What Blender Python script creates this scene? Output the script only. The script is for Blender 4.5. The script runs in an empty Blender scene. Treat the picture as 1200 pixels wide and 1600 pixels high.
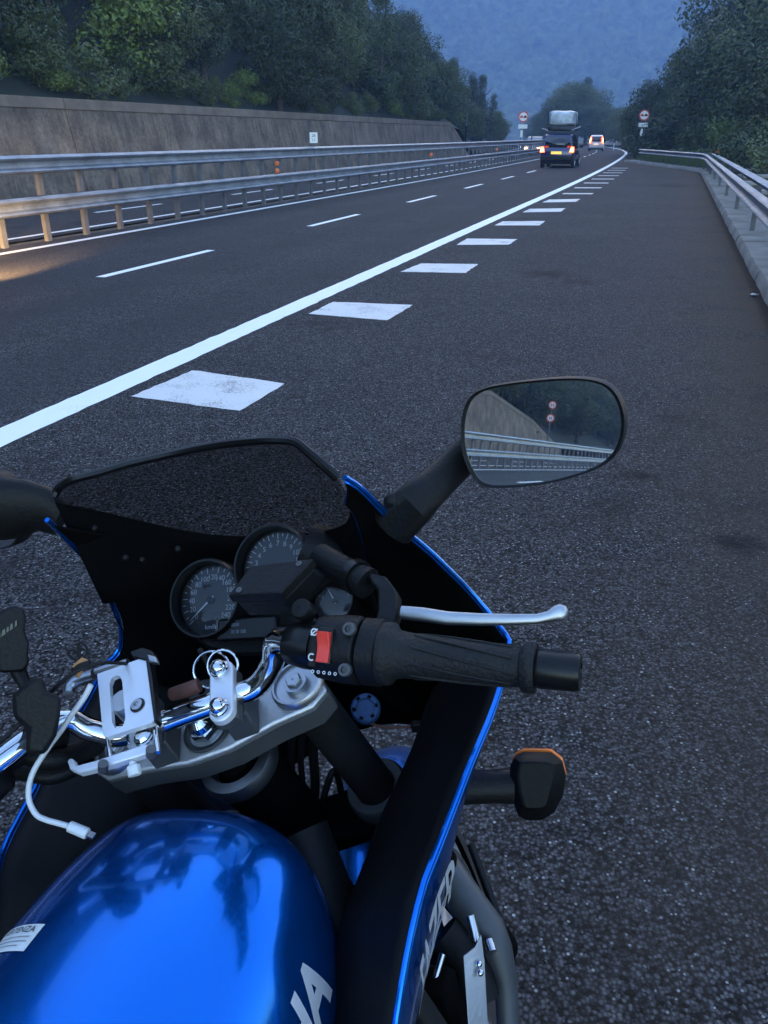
import bpy, bmesh, math, random
from mathutils import Vector, Matrix, noise
R = math.radians
random.seed(7)
scn = bpy.context.scene
C = bpy.data.collections.new('place'); scn.collection.children.link(C)

# ------------------------------------------------------------------ camera
F_PX = 1300.0                                  # focal length in photo pixels (photo is 1200 x 1600)
HCAM = 1.55
PITCH = math.atan((800 - 212) / F_PX)
CP, SP = math.cos(PITCH), math.sin(PITCH)
cam_d = bpy.data.cameras.new('camera'); cam = bpy.data.objects.new('camera', cam_d)
scn.collection.objects.link(cam)
cam.location = (0, 0, HCAM)
cam.rotation_euler = (R(90) - PITCH, 0, 0)
cam_d.sensor_fit = 'VERTICAL'; cam_d.sensor_height = 36; cam_d.lens = 36 * F_PX / 1600
cam_d.clip_start = 0.02; cam_d.clip_end = 9000
scn.camera = cam

# ------------------------------------------------------------------ sky, sun, exposure
SUN_EL, SUN_AZ = 10, 8
w = bpy.data.worlds.new('World'); scn.world = w; w.use_nodes = True
nt = w.node_tree; bg = nt.nodes['Background']
sky = nt.nodes.new('ShaderNodeTexSky'); sky.sky_type = 'NISHITA'; sky.sun_disc = False
sky.sun_elevation = R(SUN_EL); sky.sun_rotation = R(SUN_AZ)
sky.air_density = 1.0; sky.dust_density = 1.45; sky.ozone_density = 1.2
nt.links.new(sky.outputs[0], bg.inputs[0]); bg.inputs[1].default_value = 0.12
sl = bpy.data.lights.new('sun', 'SUN'); so = bpy.data.objects.new('sun', sl); scn.collection.objects.link(so)
sl.energy = 0.03; sl.angle = R(30); sl.color = (1, .9, .8)
so.rotation_euler = (R(90 - SUN_EL), 0, R(180 - SUN_AZ))
scn.view_settings.view_transform = 'Standard'; scn.view_settings.look = 'None'
scn.view_settings.gamma = 1; scn.view_settings.use_curve_mapping = False
scn.view_settings.exposure = 3.3
scn.render.engine = 'CYCLES'
cy = scn.cycles
cy.max_bounces = 6; cy.diffuse_bounces = 2; cy.glossy_bounces = 4; cy.transmission_bounces = 6
cy.transparent_max_bounces = 8; cy.volume_bounces = 1; cy.caustics_reflective = False; cy.caustics_refractive = False
cy.use_denoising = True; cy.sample_clamp_indirect = 3
HAZE = 0.00085

# ------------------------------------------------------------------ pixel -> world
def ray(px, py):
    u = (px - 600) / F_PX; v = (800 - py) / F_PX
    return Vector((u, CP + v * SP, -SP + v * CP))
CAM = Vector((0, 0, HCAM))
def at(px, py, d): return CAM + ray(px, py) * d
def ground(px, py, z=0):
    r = ray(px, py); return CAM + r * ((z - HCAM) / r.z)

# road frame: s along, t to the right
ALPHA = math.atan((1065 - 600) / F_PX * CP)
SA, CA = math.sin(ALPHA), math.cos(ALPHA)
def bend(s):
    a = max(0, s - 25); b = max(0, s - 85)
    return -(a * a) / 3000 - (b * b) / 1100
def rd(s, t, z=0.0, curve=True):
    if curve: t = t + bend(s)
    return Vector((s * SA + t * CA, s * CA - t * SA, z))
def heading(s):
    d = rd(s + .5, 0) - rd(s - .5, 0); return math.atan2(d.y, d.x)

# ------------------------------------------------------------------ materials
def mat(name, col, rough=.5, metal=0., coat=0., var=.0, vscale=8., bump=0., bscale=60., spec=.5, coat_rough=.03, streak=0., flake=0.):
    m = bpy.data.materials.new(name); m.use_nodes = True
    n = m.node_tree.nodes; l = m.node_tree.links; b = n['Principled BSDF']
    b.inputs['Base Color'].default_value = (*col, 1); b.inputs['Roughness'].default_value = rough
    b.inputs['Metallic'].default_value = metal; b.inputs['Coat Weight'].default_value = coat
    b.inputs['Coat Roughness'].default_value = coat_rough; b.inputs['Specular IOR Level'].default_value = spec
    tc = n.new('ShaderNodeTexCoord')
    if var:
        t = n.new('ShaderNodeTexNoise'); t.inputs['Scale'].default_value = vscale; t.inputs['Detail'].default_value = 6
        l.new(tc.outputs['Object'], t.inputs['Vector'])
        mx = n.new('ShaderNodeMix'); mx.data_type = 'RGBA'
        mx.inputs['A'].default_value = (*[max(0, c * (1 - var)) for c in col], 1)
        mx.inputs['B'].default_value = (*[c * (1 + var) for c in col], 1)
        rm = n.new('ShaderNodeMapRange'); rm.inputs[1].default_value = .3; rm.inputs[2].default_value = .7
        l.new(t.outputs['Fac'], rm.inputs[0]); l.new(rm.outputs[0], mx.inputs['Factor'])
        l.new(mx.outputs['Result'], b.inputs['Base Color'])
        if streak:
            mp = n.new('ShaderNodeMapping'); mp.inputs['Scale'].default_value = (2.6, 2.6, .22); l.new(tc.outputs['Object'], mp.inputs[0])
            ts = n.new('ShaderNodeTexNoise'); ts.inputs['Scale'].default_value = 1.6; ts.inputs['Detail'].default_value = 7; ts.inputs['Roughness'].default_value = .7; l.new(mp.outputs[0], ts.inputs['Vector'])
            tg = n.new('ShaderNodeTexNoise'); tg.inputs['Scale'].default_value = 9; tg.inputs['Detail'].default_value = 6; tg.inputs['Roughness'].default_value = .75; l.new(tc.outputs['Object'], tg.inputs['Vector'])
            sa = n.new('ShaderNodeMath'); sa.operation = 'ADD'; l.new(ts.outputs['Fac'], sa.inputs[0]); l.new(tg.outputs['Fac'], sa.inputs[1])
            sr = n.new('ShaderNodeMapRange'); sr.inputs[1].default_value = .75; sr.inputs[2].default_value = 1.25; sr.inputs[3].default_value = 1 - streak; sr.inputs[4].default_value = 1 + streak * .6; l.new(sa.outputs[0], sr.inputs[0])
            mm = n.new('ShaderNodeMix'); mm.data_type = 'RGBA'; mm.blend_type = 'MULTIPLY'; mm.inputs['Factor'].default_value = 1
            l.new(mx.outputs['Result'], mm.inputs['A']); l.new(sr.outputs[0], mm.inputs['B']); l.new(mm.outputs['Result'], b.inputs['Base Color'])
        rr = n.new('ShaderNodeMapRange'); rr.inputs[3].default_value = max(0.02, rough - .08); rr.inputs[4].default_value = min(1, rough + .08)
        l.new(t.outputs['Fac'], rr.inputs[0]); l.new(rr.outputs[0], b.inputs['Roughness'])
    if flake:
        tf = n.new('ShaderNodeTexVoronoi'); tf.inputs['Scale'].default_value = 1400; l.new(tc.outputs['Object'], tf.inputs['Vector'])
        cm_ = n.new('ShaderNodeMapRange'); sp_ = n.new('ShaderNodeSeparateColor'); l.new(tf.outputs['Color'], sp_.inputs[0]); l.new(sp_.outputs[0], cm_.inputs[0])
        cm_.inputs[3].default_value = rough - flake; cm_.inputs[4].default_value = rough + flake; l.new(cm_.outputs[0], b.inputs['Roughness'])
        bf = n.new('ShaderNodeBump'); bf.inputs['Strength'].default_value = .12; bf.inputs['Distance'].default_value = .0004; l.new(sp_.outputs[1], bf.inputs['Height']); l.new(bf.outputs[0], b.inputs['Normal'])
    if bump:
        t2 = n.new('ShaderNodeTexNoise'); t2.inputs['Scale'].default_value = bscale; t2.inputs['Detail'].default_value = 5
        l.new(tc.outputs['Object'], t2.inputs['Vector'])
        bp_ = n.new('ShaderNodeBump'); bp_.inputs['Strength'].default_value = bump; bp_.inputs['Distance'].default_value = .004
        l.new(t2.outputs['Fac'], bp_.inputs['Height']); l.new(bp_.outputs[0], b.inputs['Normal'])
    return m
def emit(name, col, strength, base=(.1, .02, .01)):
    m = mat(name, base, .25)
    b = m.node_tree.nodes['Principled BSDF']
    b.inputs['Emission Color'].default_value = (*col, 1); b.inputs['Emission Strength'].default_value = strength
    return m

def asphalt(name, base, warm, stone=.5, stains=()):
    m = bpy.data.materials.new(name); m.use_nodes = True
    n = m.node_tree.nodes; l = m.node_tree.links; b = n['Principled BSDF']
    tc = n.new('ShaderNodeTexCoord'); P = tc.outputs['Object']
    def noise_t(scale, det=4, rough=.5):
        t = n.new('ShaderNodeTexNoise'); t.inputs['Scale'].default_value = scale; t.inputs['Detail'].default_value = det
        t.inputs['Roughness'].default_value = rough; l.new(P, t.inputs['Vector']); return t.outputs['Fac']
    def rng(x, a, b_, c=0., d=1.):
        r = n.new('ShaderNodeMapRange'); l.new(x, r.inputs[0])
        r.inputs[1].default_value = a; r.inputs[2].default_value = b_; r.inputs[3].default_value = c; r.inputs[4].default_value = d
        return r.outputs[0]
    def mix(f, a, b_, mode='MIX'):
        x = n.new('ShaderNodeMix'); x.data_type = 'RGBA'; x.blend_type = mode
        for s_, v in (('Factor', f), ('A', a), ('B', b_)):
            i = [k for k in x.inputs if k.name == s_ and (k.type == 'RGBA' or s_ == 'Factor')][0]
            if isinstance(v, (float, int)): i.default_value = v
            elif isinstance(v, tuple): i.default_value = (*v, 1)
            else: l.new(v, i)
        return [o for o in x.outputs if o.type == 'RGBA'][0]
    v = n.new('ShaderNodeTexVoronoi'); v.inputs['Scale'].default_value = 112; l.new(P, v.inputs['Vector'])
    v2 = n.new('ShaderNodeTexVoronoi'); v2.inputs['Scale'].default_value = 60; l.new(P, v2.inputs['Vector'])
    sepc = n.new('ShaderNodeSeparateColor'); l.new(v.outputs['Color'], sepc.inputs[0])
    sepc2 = n.new('ShaderNodeSeparateColor'); l.new(v2.outputs['Color'], sepc2.inputs[0])
    # stones: each cell its own grey, binder dark between
    cellv = rng(sepc.outputs[0], 0, 1, .05, 2.0)
    gap = rng(v.outputs['Distance'], .30, .70, 1.1, .25)
    mul = n.new('ShaderNodeMath'); mul.operation = 'MULTIPLY'; l.new(cellv, mul.inputs[0]); l.new(gap, mul.inputs[1])
    big = mix(rng(noise_t(.55, 5, .6), .35, .68), base, warm)
    col = mix(1.0, big, mul.outputs[0], 'MULTIPLY')
    # few pale chips
    chip = rng(sepc.outputs[1], .945, .965)
    chipn = rng(v.outputs['Distance'], .42, .3)
    cm = n.new('ShaderNodeMath'); cm.operation = 'MULTIPLY'; l.new(chip, cm.inputs[0]); l.new(chipn, cm.inputs[1])
    cm2 = n.new('ShaderNodeMath'); cm2.operation = 'MULTIPLY'; l.new(cm.outputs[0], cm2.inputs[0]); cm2.inputs[1].default_value = stone
    col = mix(cm2.outputs[0], col, (.34, .34, .33))
    chip2 = rng(sepc2.outputs[0], .968, .975); chipd = rng(v2.outputs['Distance'], .30, .2)
    c3 = n.new('ShaderNodeMath'); c3.operation = 'MULTIPLY'; l.new(chip2, c3.inputs[0]); l.new(chipd, c3.inputs[1])
    c4 = n.new('ShaderNodeMath'); c4.operation = 'MULTIPLY'; l.new(c3.outputs[0], c4.inputs[0]); c4.inputs[1].default_value = stone
    col = mix(c4.outputs[0], col, (.4, .39, .37))
    # oil stains
    st = rng(noise_t(.9, 3, .5), .57, .68, 0, .65)
    st2 = rng(noise_t(7, 5, .6), .45, .6)
    sm = n.new('ShaderNodeMath'); sm.operation = 'MULTIPLY'; l.new(st, sm.inputs[0]); l.new(st2, sm.inputs[1])
    col = mix(sm.outputs[0], col, (.018, .016, .016))
    fine = rng(noise_t(9, 6, .65), .3, .7, .8, 1.2)
    col = mix(1.0, col, fine, 'MULTIPLY')
    col = mix(1.0, col, rng(noise_t(38, 3, .6), .3, .7, .72, 1.28), 'MULTIPLY')
    # dirt gathered along the kerb, a near-black line at its foot, and wheel tracks, by an attribute that follows the road
    at_ = n.new('ShaderNodeAttribute'); at_.attribute_name = 'dirt'
    dn = n.new('ShaderNodeMath'); dn.operation = 'MULTIPLY'; l.new(at_.outputs['Fac'], dn.inputs[0]); l.new(rng(noise_t(1.6, 5, .6), .28, .5), dn.inputs[1])
    col = mix(dn.outputs[0], col, (.074, .056, .042))
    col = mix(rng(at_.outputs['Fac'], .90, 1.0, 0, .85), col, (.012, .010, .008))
    at2 = n.new('ShaderNodeAttribute'); at2.attribute_name = 'track'
    dn2 = n.new('ShaderNodeMath'); dn2.operation = 'MULTIPLY'; l.new(at2.outputs['Fac'], dn2.inputs[0]); l.new(rng(noise_t(.35, 4, .6), .3, .62, .3, 1), dn2.inputs[1])
    col = mix(dn2.outputs[0], col, tuple(c * .55 for c in base))
    for (sx, sy, sr_, amt) in stains:
        mpn = n.new('ShaderNodeVectorMath'); mpn.operation = 'DISTANCE'; l.new(P, mpn.inputs[0]); mpn.inputs[1].default_value = (sx, sy, 0)
        wob = n.new('ShaderNodeMath'); wob.operation = 'MULTIPLY_ADD'; l.new(noise_t(3.2 / max(.3, sr_), 5, .7), wob.inputs[0]); wob.inputs[1].default_value = sr_ * 2.6; l.new(mpn.outputs['Value'], wob.inputs[2])
        fl_ = rng(wob.outputs[0], sr_ * 1.35, sr_ * 2.3, amt, 0)
        col = mix(fl_, col, (.014, .0125, .0125))
    l.new(col, b.inputs['Base Color'])
    b.inputs['Roughness'].default_value = .85; b.inputs['Specular IOR Level'].default_value = .10
    hgt = rng(v.outputs['Distance'], .1, .7, 1, 0)
    h2 = n.new('ShaderNodeMath'); h2.operation = 'MULTIPLY'; l.new(hgt, h2.inputs[0]); l.new(rng(sepc.outputs[2], 0, 1, .3, 1), h2.inputs[1])
    bu = n.new('ShaderNodeBump'); bu.inputs['Strength'].default_value = .7; bu.inputs['Distance'].default_value = .003
    l.new(h2.outputs[0], bu.inputs['Height']); l.new(bu.outputs[0], b.inputs['Normal'])
    return m

def paint_worn(name, col, wear):
    m = mat(name, col, .6, bump=.5, bscale=180)
    n = m.node_tree.nodes; l = m.node_tree.links; b = n['Principled BSDF']
    tc = n.new('ShaderNodeTexCoord')
    t = n.new('ShaderNodeTexNoise'); t.inputs['Scale'].default_value = 70; t.inputs['Detail'].default_value = 5; l.new(tc.outputs['Object'], t.inputs['Vector'])
    t2 = n.new('ShaderNodeTexNoise'); t2.inputs['Scale'].default_value = 3.5; t2.inputs['Detail'].default_value = 6; l.new(tc.outputs['Object'], t2.inputs['Vector'])
    ad = n.new('ShaderNodeMath'); ad.operation = 'ADD'; l.new(t.outputs['Fac'], ad.inputs[0]); l.new(t2.outputs['Fac'], ad.inputs[1])
    rr = n.new('ShaderNodeMapRange'); rr.inputs[1].default_value = 1.08 - wear * .2; rr.inputs[2].default_value = 1.32 - wear * .2
    rr.inputs[4].default_value = .75
    l.new(ad.outputs[0], rr.inputs[0])
    mx = n.new('ShaderNodeMix'); mx.data_type = 'RGBA'; mx.inputs['A'].default_value = (*col, 1); mx.inputs['B'].default_value = (.16, .16, .17, 1)
    l.new(rr.outputs[0], mx.inputs['Factor']); l.new(mx.outputs['Result'], b.inputs['Base Color'])
    return m

def leafy(name, dark, light, rough=.55):
    m = bpy.data.materials.new(name); m.use_nodes = True
    n = m.node_tree.nodes; l = m.node_tree.links; b = n['Principled BSDF']
    oi = n.new('ShaderNodeObjectInfo'); tc = n.new('ShaderNodeTexCoord')
    t = n.new('ShaderNodeTexNoise'); t.inputs['Scale'].default_value = 1.3; t.inputs['Detail'].default_value = 5; l.new(tc.outputs['Object'], t.inputs['Vector'])
    ad = n.new('ShaderNodeMath'); ad.operation = 'ADD'; l.new(oi.outputs['Random'], ad.inputs[0]); l.new(t.outputs['Fac'], ad.inputs[1])
    rr = n.new('ShaderNodeMapRange'); rr.inputs[1].default_value = .45; rr.inputs[2].default_value = 1.5; l.new(ad.outputs[0], rr.inputs[0])
    mx = n.new('ShaderNodeMix'); mx.data_type = 'RGBA'; mx.inputs['A'].default_value = (*dark, 1); mx.inputs['B'].default_value = (*light, 1)
    l.new(rr.outputs[0], mx.inputs['Factor']); l.new(mx.outputs['Result'], b.inputs['Base Color'])
    b.inputs['Roughness'].default_value = rough; b.inputs['Specular IOR Level'].default_value = .3
    b.inputs['Subsurface Weight'].default_value = 0
    return m

M = {}
M['road'] = asphalt('asphalt road', (.064, .063, .069), (.080, .076, .080), .35)
M['layby'] = asphalt('asphalt lay-by', (.057, .0555, .060), (.075, .070, .072), 1., [(*ground(*q_[:2]).xy, q_[2], q_[3]) for q_ in ((858, 428, .45, .85), (900, 440, .35, .6), (1000, 745, .13, .8), (960, 790, .16, .6), (1150, 850, .14, .95), (1060, 655, .2, .45), (640, 700, .12, .5), (330, 670, .1, .5), (880, 282, .9, .7), (1050, 290, 1.1, .7))])
M['line'] = paint_worn('white road paint', (.88, .87, .84), -.8)
M['stripe'] = paint_worn('worn road paint', (.66, .64, .62), .22)
M['concrete'] = mat('weathered concrete', (.20, .19, .175), .9, var=.35, vscale=2.2, bump=.8, bscale=30)
M['wallc'] = mat('stained concrete wall', (.165, .125, .095), .92, var=.42, vscale=1.1, bump=1., bscale=14, streak=.55)
M['copec'] = mat('wall coping', (.165, .125, .095), .92, var=.28, vscale=1.5, bump=1., bscale=14)
M['galv'] = mat('galvanised steel', (.22, .25, .295), .5, .5, var=.28, vscale=3.)
M['galvd'] = mat('dull galvanised post', (.13, .135, .15), .6, .3, var=.25, vscale=4.)
M['earth'] = mat('dry earth', (.075, .06, .045), .95, var=.5, vscale=3, bump=1, bscale=20)
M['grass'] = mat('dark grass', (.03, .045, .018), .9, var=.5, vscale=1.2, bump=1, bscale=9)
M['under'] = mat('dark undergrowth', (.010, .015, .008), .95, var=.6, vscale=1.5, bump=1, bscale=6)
M['bark'] = mat('bark', (.06, .048, .04), .9, var=.4, vscale=6, bump=1, bscale=18)
M['leafA'] = leafy('oak leaves', (.030, .043, .017), (.098, .118, .042))
M['leafB'] = leafy('pine leaves', (.022, .035, .017), (.066, .088, .036))
M['leafC'] = leafy('shrub leaves', (.060, .085, .018), (.13, .17, .035))
M['dry'] = leafy('dry grass blades', (.13, .085, .03), (.24, .17, .06))
M['blue'] = mat('blue metallic paint', (.0, .145, .60), .15, .88, .22, coat_rough=.012, flake=.07)
M['black'] = mat('black plastic', (.0055, .0055, .006), .5, var=.3, vscale=20, bump=.25, bscale=220, spec=.22)
M['blackin'] = mat('matt black inner panel', (.0012, .0012, .0013), .85, spec=.08)
M['panel'] = mat('black inner panel', (.0022, .0024, .003), .55, spec=.16, var=.2, vscale=15, bump=.15, bscale=200)
M['blackgloss'] = mat('gloss black plastic', (.005, .005, .0055), .3, var=.2, vscale=15, spec=.28)
M['rubber'] = mat('grip rubber', (.009, .009, .0095), .6, spec=.3, var=.3, vscale=30, bump=.5, bscale=260)
M['chrome'] = mat('chrome', (.62, .64, .66), .07, 1.)
M['alu'] = mat('satin aluminium', (.42, .43, .45), .38, 1., var=.12, vscale=20)
M['alugrey'] = mat('grey cast aluminium', (.46, .47, .49), .42, .7, var=.12, vscale=18, bump=.15, bscale=160)
M['aludark_shade'] = mat('dark cast and shaded side', (.055, .06, .066), .55, .4, var=.2, vscale=18)  # dark castings; on the yoke's side this colour carries the shade
M['silver'] = mat('silver anodised plate', (.70, .72, .77), .42, .45, var=.06, vscale=30)
M['steel'] = mat('steel', (.55, .55, .55), .25, 1.)
M['frame'] = mat('frame paint', (.010, .0105, .0115), .5, .1, var=.25, vscale=12, spec=.2)
M['engine'] = mat('engine castings', (.012, .012, .013), .6, .1, spec=.2, var=.4, vscale=14, bump=.5, bscale=60)
M['greymetal'] = mat('grey metal tube', (.075, .078, .082), .5, .4, var=.25, vscale=12)
M['red'] = mat('red switch plastic', (.72, .045, .03), .42)
M['orange'] = mat('orange lens', (.85, .20, .03), .2)
M['refl'] = mat('orange reflector', (.80, .17, .04), .25)
M['dial'] = mat('dial face', (.010, .010, .012), .6)
M['white'] = mat('white print', (.62, .64, .66), .6)
M['cable'] = mat('white cable sheath', (.60, .62, .64), .5)
M['dimprint'] = mat('dim lamp print', (.06, .07, .085), .55)
M['grey'] = mat('grey print', (.28, .29, .30), .55)
M['bluecap'] = mat('blue plastic cap', (.005, .035, .11), .55)
M['brown'] = mat('brown leather tag', (.09, .035, .025), .7, var=.3, vscale=40)
M['tan'] = mat('tan leather', (.36, .17, .06), .7, var=.3, vscale=40)
M['yellowp'] = mat('faded print', (.13, .125, .085), .6)
M['mirror'] = mat('mirror glass', (.80, .81, .80), .012, 1.)
M['tyre'] = mat('tyre', (.014, .014, .014), .75, var=.3, vscale=25, bump=.5, bscale=90)
M['signred'] = mat('sign red', (.60, .03, .025), .4)
M['signwhite'] = mat('sign white', (.74, .74, .72), .4)
M['signblack'] = mat('sign black', (.01, .01, .01), .4)
M['carblue'] = mat('dark blue car paint', (.010, .014, .075), .3, .3, 1.)
M['carwhite'] = mat('pale car paint', (.50, .50, .52), .35, .1, .8)
M['cargrey'] = mat('grey car paint', (.20, .20, .22), .35, .3, .8)
M['cargls'] = mat('car glass', (.006, .007, .009), .06, 0., .6)
M['tarp'] = mat('milky wrapping film', (.42, .46, .52), .3, var=.45, vscale=3.2, bump=.8, bscale=9)
M['load'] = mat('dark luggage', (.03, .03, .035), .7, var=.5, vscale=5)
M['tail'] = emit('tail lamp', (1, .13, .025), 5)
M['tailhot'] = emit('brake lamp core', (1, .085, .013), 1.1)
M['tailcore'] = emit('tail lamp bulb', (1, .42, .12), 3.0)
M['head'] = emit('head lamp', (1, .50, .16), 3.5, (.8, .8, .8))
M['plate'] = emit('lit number plate', (1, .62, .12), .09, (.75, .52, .08))
M['platew'] = emit('lit pale plate', (1, .55, .25), .12, (.7, .6, .5))
M['filmedge'] = mat('scuffed film edge', (.10, .13, .22), .5, var=.6, vscale=30)
M['paper'] = mat('paper label', (.72, .73, .70), .5, var=.08, vscale=30)

def glass(name, tint, clear, rough=.04):
    m = bpy.data.materials.new(name); m.use_nodes = True
    n = m.node_tree.nodes; l = m.node_tree.links
    n.remove(n['Principled BSDF']); out = n['Material Output']
    tr = n.new('ShaderNodeBsdfTransparent'); tr.inputs[0].default_value = (*tint, 1)
    gl = n.new('ShaderNodeBsdfGlossy'); gl.inputs['Roughness'].default_value = rough
    fr = n.new('ShaderNodeFresnel'); fr.inputs[0].default_value = clear
    mx = n.new('ShaderNodeMixShader')
    l.new(fr.outputs[0], mx.inputs[0]); l.new(tr.outputs[0], mx.inputs[1]); l.new(gl.outputs[0], mx.inputs[2])
    l.new(mx.outputs[0], out.inputs['Surface'])
    return m
M['screen'] = glass('smoked windscreen', (.34, .325, .32), 1.04, .08)
M['lens'] = glass('gauge glass', (.85, .87, .9), 1.45, .02)

# ------------------------------------------------------------------ mesh building
class MB:
    def __init__(s): s.v = []; s.f = []
    def add(s, vs, fs):
        k = len(s.v); s.v += [Vector(p) for p in vs]; s.f += [tuple(i + k for i in f) for f in fs]; return s
    def box(s, c, size, m=None):
        c = Vector(c); x, y, z = (k / 2 for k in size); m = m or Matrix.Identity(3)
        vs = [c + m @ Vector((a * x, b * y, d * z)) for d in (-1, 1) for b in (-1, 1) for a in (-1, 1)]
        return s.add(vs, [(0, 2, 3, 1), (4, 5, 7, 6), (0, 1, 5, 4), (2, 6, 7, 3), (0, 4, 6, 2), (1, 3, 7, 5)])
    def tube(s, pts, r, n=12, cap=True):
        pts = [Vector(p) for p in pts]; rs = r if isinstance(r, (list, tuple)) else [r] * len(pts)
        k = len(pts); rings = []; prev = None
        for i in range(k):
            d = (pts[min(i + 1, k - 1)] - pts[max(i - 1, 0)]).normalized()
            if prev is None:
                a = d.orthogonal().normalized()
            else:
                a = (prev - d * prev.dot(d))
                a = a.normalized() if a.length > 1e-6 else d.orthogonal().normalized()
            prev = a; b = d.cross(a)
            rings.append([pts[i] + (a * math.cos(2 * math.pi * j / n) + b * math.sin(2 * math.pi * j / n)) * rs[i] for j in range(n)])
        s.loft(rings, closed=True, cap=cap); return s
    def loft(s, rings, closed=True, cap=False):
        k = len(s.v); n = len(rings[0]); 
        for g in rings: s.v += [Vector(p) for p in g]
        for i in range(len(rings) - 1):
            for j in range(n if closed else n - 1):
                a, b = k + i * n + j, k + i * n + (j + 1) % n
                s.f.append((a, b, b + n, a + n))
        if cap:
            s.f.append(tuple(k + j for j in range(n))[::-1]); q = k + (len(rings) - 1) * n
            s.f.append(tuple(q + j for j in range(n)))
        return s
    def cyl(s, p0, p1, r0, r1=None, n=20, cap=True):
        return s.tube([p0, p1], [r0, r0 if r1 is None else r1], n, cap)
    def lathe(s, origin, axis, prof, n=32, cap=False):       # prof: (radius, height along axis)
        o = Vector(origin); a = Vector(axis).normalized(); x = a.orthogonal().normalized(); y = a.cross(x)
        rings = [[o + a * h + (x * math.cos(2 * math.pi * j / n) + y * math.sin(2 * math.pi * j / n)) * r for j in range(n)] for r, h in prof]
        return s.loft(rings, True, cap)
    def prism(s, loop, vec):                                  # loop extruded by vec
        loop = [Vector(p) for p in loop]; v = Vector(vec); n = len(loop)
        return s.add(loop + [p + v for p in loop], [tuple(range(n))[::-1], tuple(range(n, 2 * n))] + [(j, (j + 1) % n, (j + 1) % n + n, j + n) for j in range(n)])
    def ball(s, c, r, n=12, m=8, sc=(1, 1, 1)):
        c = Vector(c)
        rings = [[c + Vector((math.cos(2 * math.pi * j / n) * math.sin(math.pi * (i + .02) / (m + .04)) * r * sc[0], math.sin(2 * math.pi * j / n) * math.sin(math.pi * (i + .02) / (m + .04)) * r * sc[1], -math.cos(math.pi * (i + .02) / (m + .04)) * r * sc[2])) for j in range(n)] for i in range(m + 1)]
        return s.loft(rings, True, True)
    def grid(s, rows): return s.loft(rows, closed=False)
    def mesh(s, name, inv=None, smooth=38):
        me = bpy.data.meshes.new(name)
        me.from_pydata([(inv @ p if inv else p) for p in s.v], [], s.f)
        bm = bmesh.new(); bm.from_mesh(me); bmesh.ops.recalc_face_normals(bm, faces=bm.faces); bm.to_mesh(me); bm.free()
        if smooth:
            me.polygons.foreach_set('use_smooth', [True] * len(me.polygons)); me.set_sharp_from_angle(angle=R(smooth))
        me.update(); return me
    def build(s, name, m, parent=None, bevel=0, smooth=38, solid=0, sub=0, label=None, kind=None):
        root = parent
        while root and root.parent: root = root.parent
        inv = ROOTM[root.name].inverted() if root else None
        me = s.mesh(name, inv, smooth); me.materials.append(m)
        o = bpy.data.objects.new(name, me); C.objects.link(o); o.parent = parent
        if solid:
            q = o.modifiers.new('solid', 'SOLIDIFY'); q.thickness = abs(solid); q.offset = 0
        if sub:
            q = o.modifiers.new('sub', 'SUBSURF'); q.levels = sub; q.render_levels = sub
        if bevel:
            q = o.modifiers.new('bevel', 'BEVEL'); q.width = bevel; q.segments = 2; q.limit_method = 'ANGLE'; q.angle_limit = R(40)
        if label: o['label'] = label
        if kind: o['kind'] = kind
        return o
ROOTM = {}
def thing(name, label, cat, m=None, group=None):
    o = bpy.data.objects.new(name, None); C.objects.link(o); o.empty_display_size = .1
    m = m or Matrix.Identity(4)
    if isinstance(m, Vector): m = Matrix.Translation(m)
    o.matrix_world = m; ROOTM[o.name] = m.copy()
    o['label'] = label; o['category'] = cat
    if group: o['group'] = group
    return o
def struct(mb, name, m, **k):
    o = mb.build(name, m, None, **k); o['kind'] = 'structure'; ROOTM[o.name] = Matrix.Identity(4); return o
def link_copy(name, me, parent, mtx):       # shared mesh data
    o = bpy.data.objects.new(name, me); C.objects.link(o); o.parent = parent; o.matrix_local = mtx; return o
def text_mesh(txt, size, shear=0., extrude=0., align='CENTER', spacing=1.0, bold=0.):
    cu = bpy.data.curves.new('lettering', 'FONT'); cu.body = txt; cu.size = size; cu.align_x = align; cu.align_y = 'CENTER'
    cu.shear = shear; cu.extrude = extrude; cu.space_character = spacing; cu.offset = bold; cu.resolution_u = 3
    ob = bpy.data.objects.new('lettering', cu); C.objects.link(ob)
    dg = bpy.context.evaluated_depsgraph_get(); dg.update()
    me = bpy.data.meshes.new_from_object(ob.evaluated_get(dg)); bpy.data.objects.remove(ob); bpy.data.curves.remove(cu)
    return me
def text_on(txt, size, fn, name, m, parent, subdiv=.0, **k):    # fn maps flat text (x, y) to 3-D
    me = text_mesh(txt, size, **k); bm = bmesh.new(); bm.from_mesh(me); bpy.data.meshes.remove(me)
    if subdiv:
        for _ in range(3):
            ed = [e for e in bm.edges if e.calc_length() > subdiv]
            if not ed: break
            bmesh.ops.subdivide_edges(bm, edges=ed, cuts=1)
        bmesh.ops.triangulate(bm, faces=bm.faces)
    mb = MB(); bm.verts.index_update()
    mb.add([fn(v.co.x, v.co.y) for v in bm.verts], [tuple(v.index for v in f.verts) for f in bm.faces]); bm.free()
    return mb.build(name, m, parent, smooth=0)
def lerp(a, b, t): return a + (b - a) * t
def resample(pts, n):
    pts = [Vector(p) for p in pts]; L = [0]
    for a, b in zip(pts, pts[1:]): L.append(L[-1] + (b - a).length)
    out = []
    for i in range(n):
        x = L[-1] * i / (n - 1); j = 0
        while j < len(L) - 2 and L[j + 1] < x: j += 1
        k = (x - L[j]) / max(1e-9, L[j + 1] - L[j]); out.append(pts[j].lerp(pts[j + 1], k))
    return out
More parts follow.
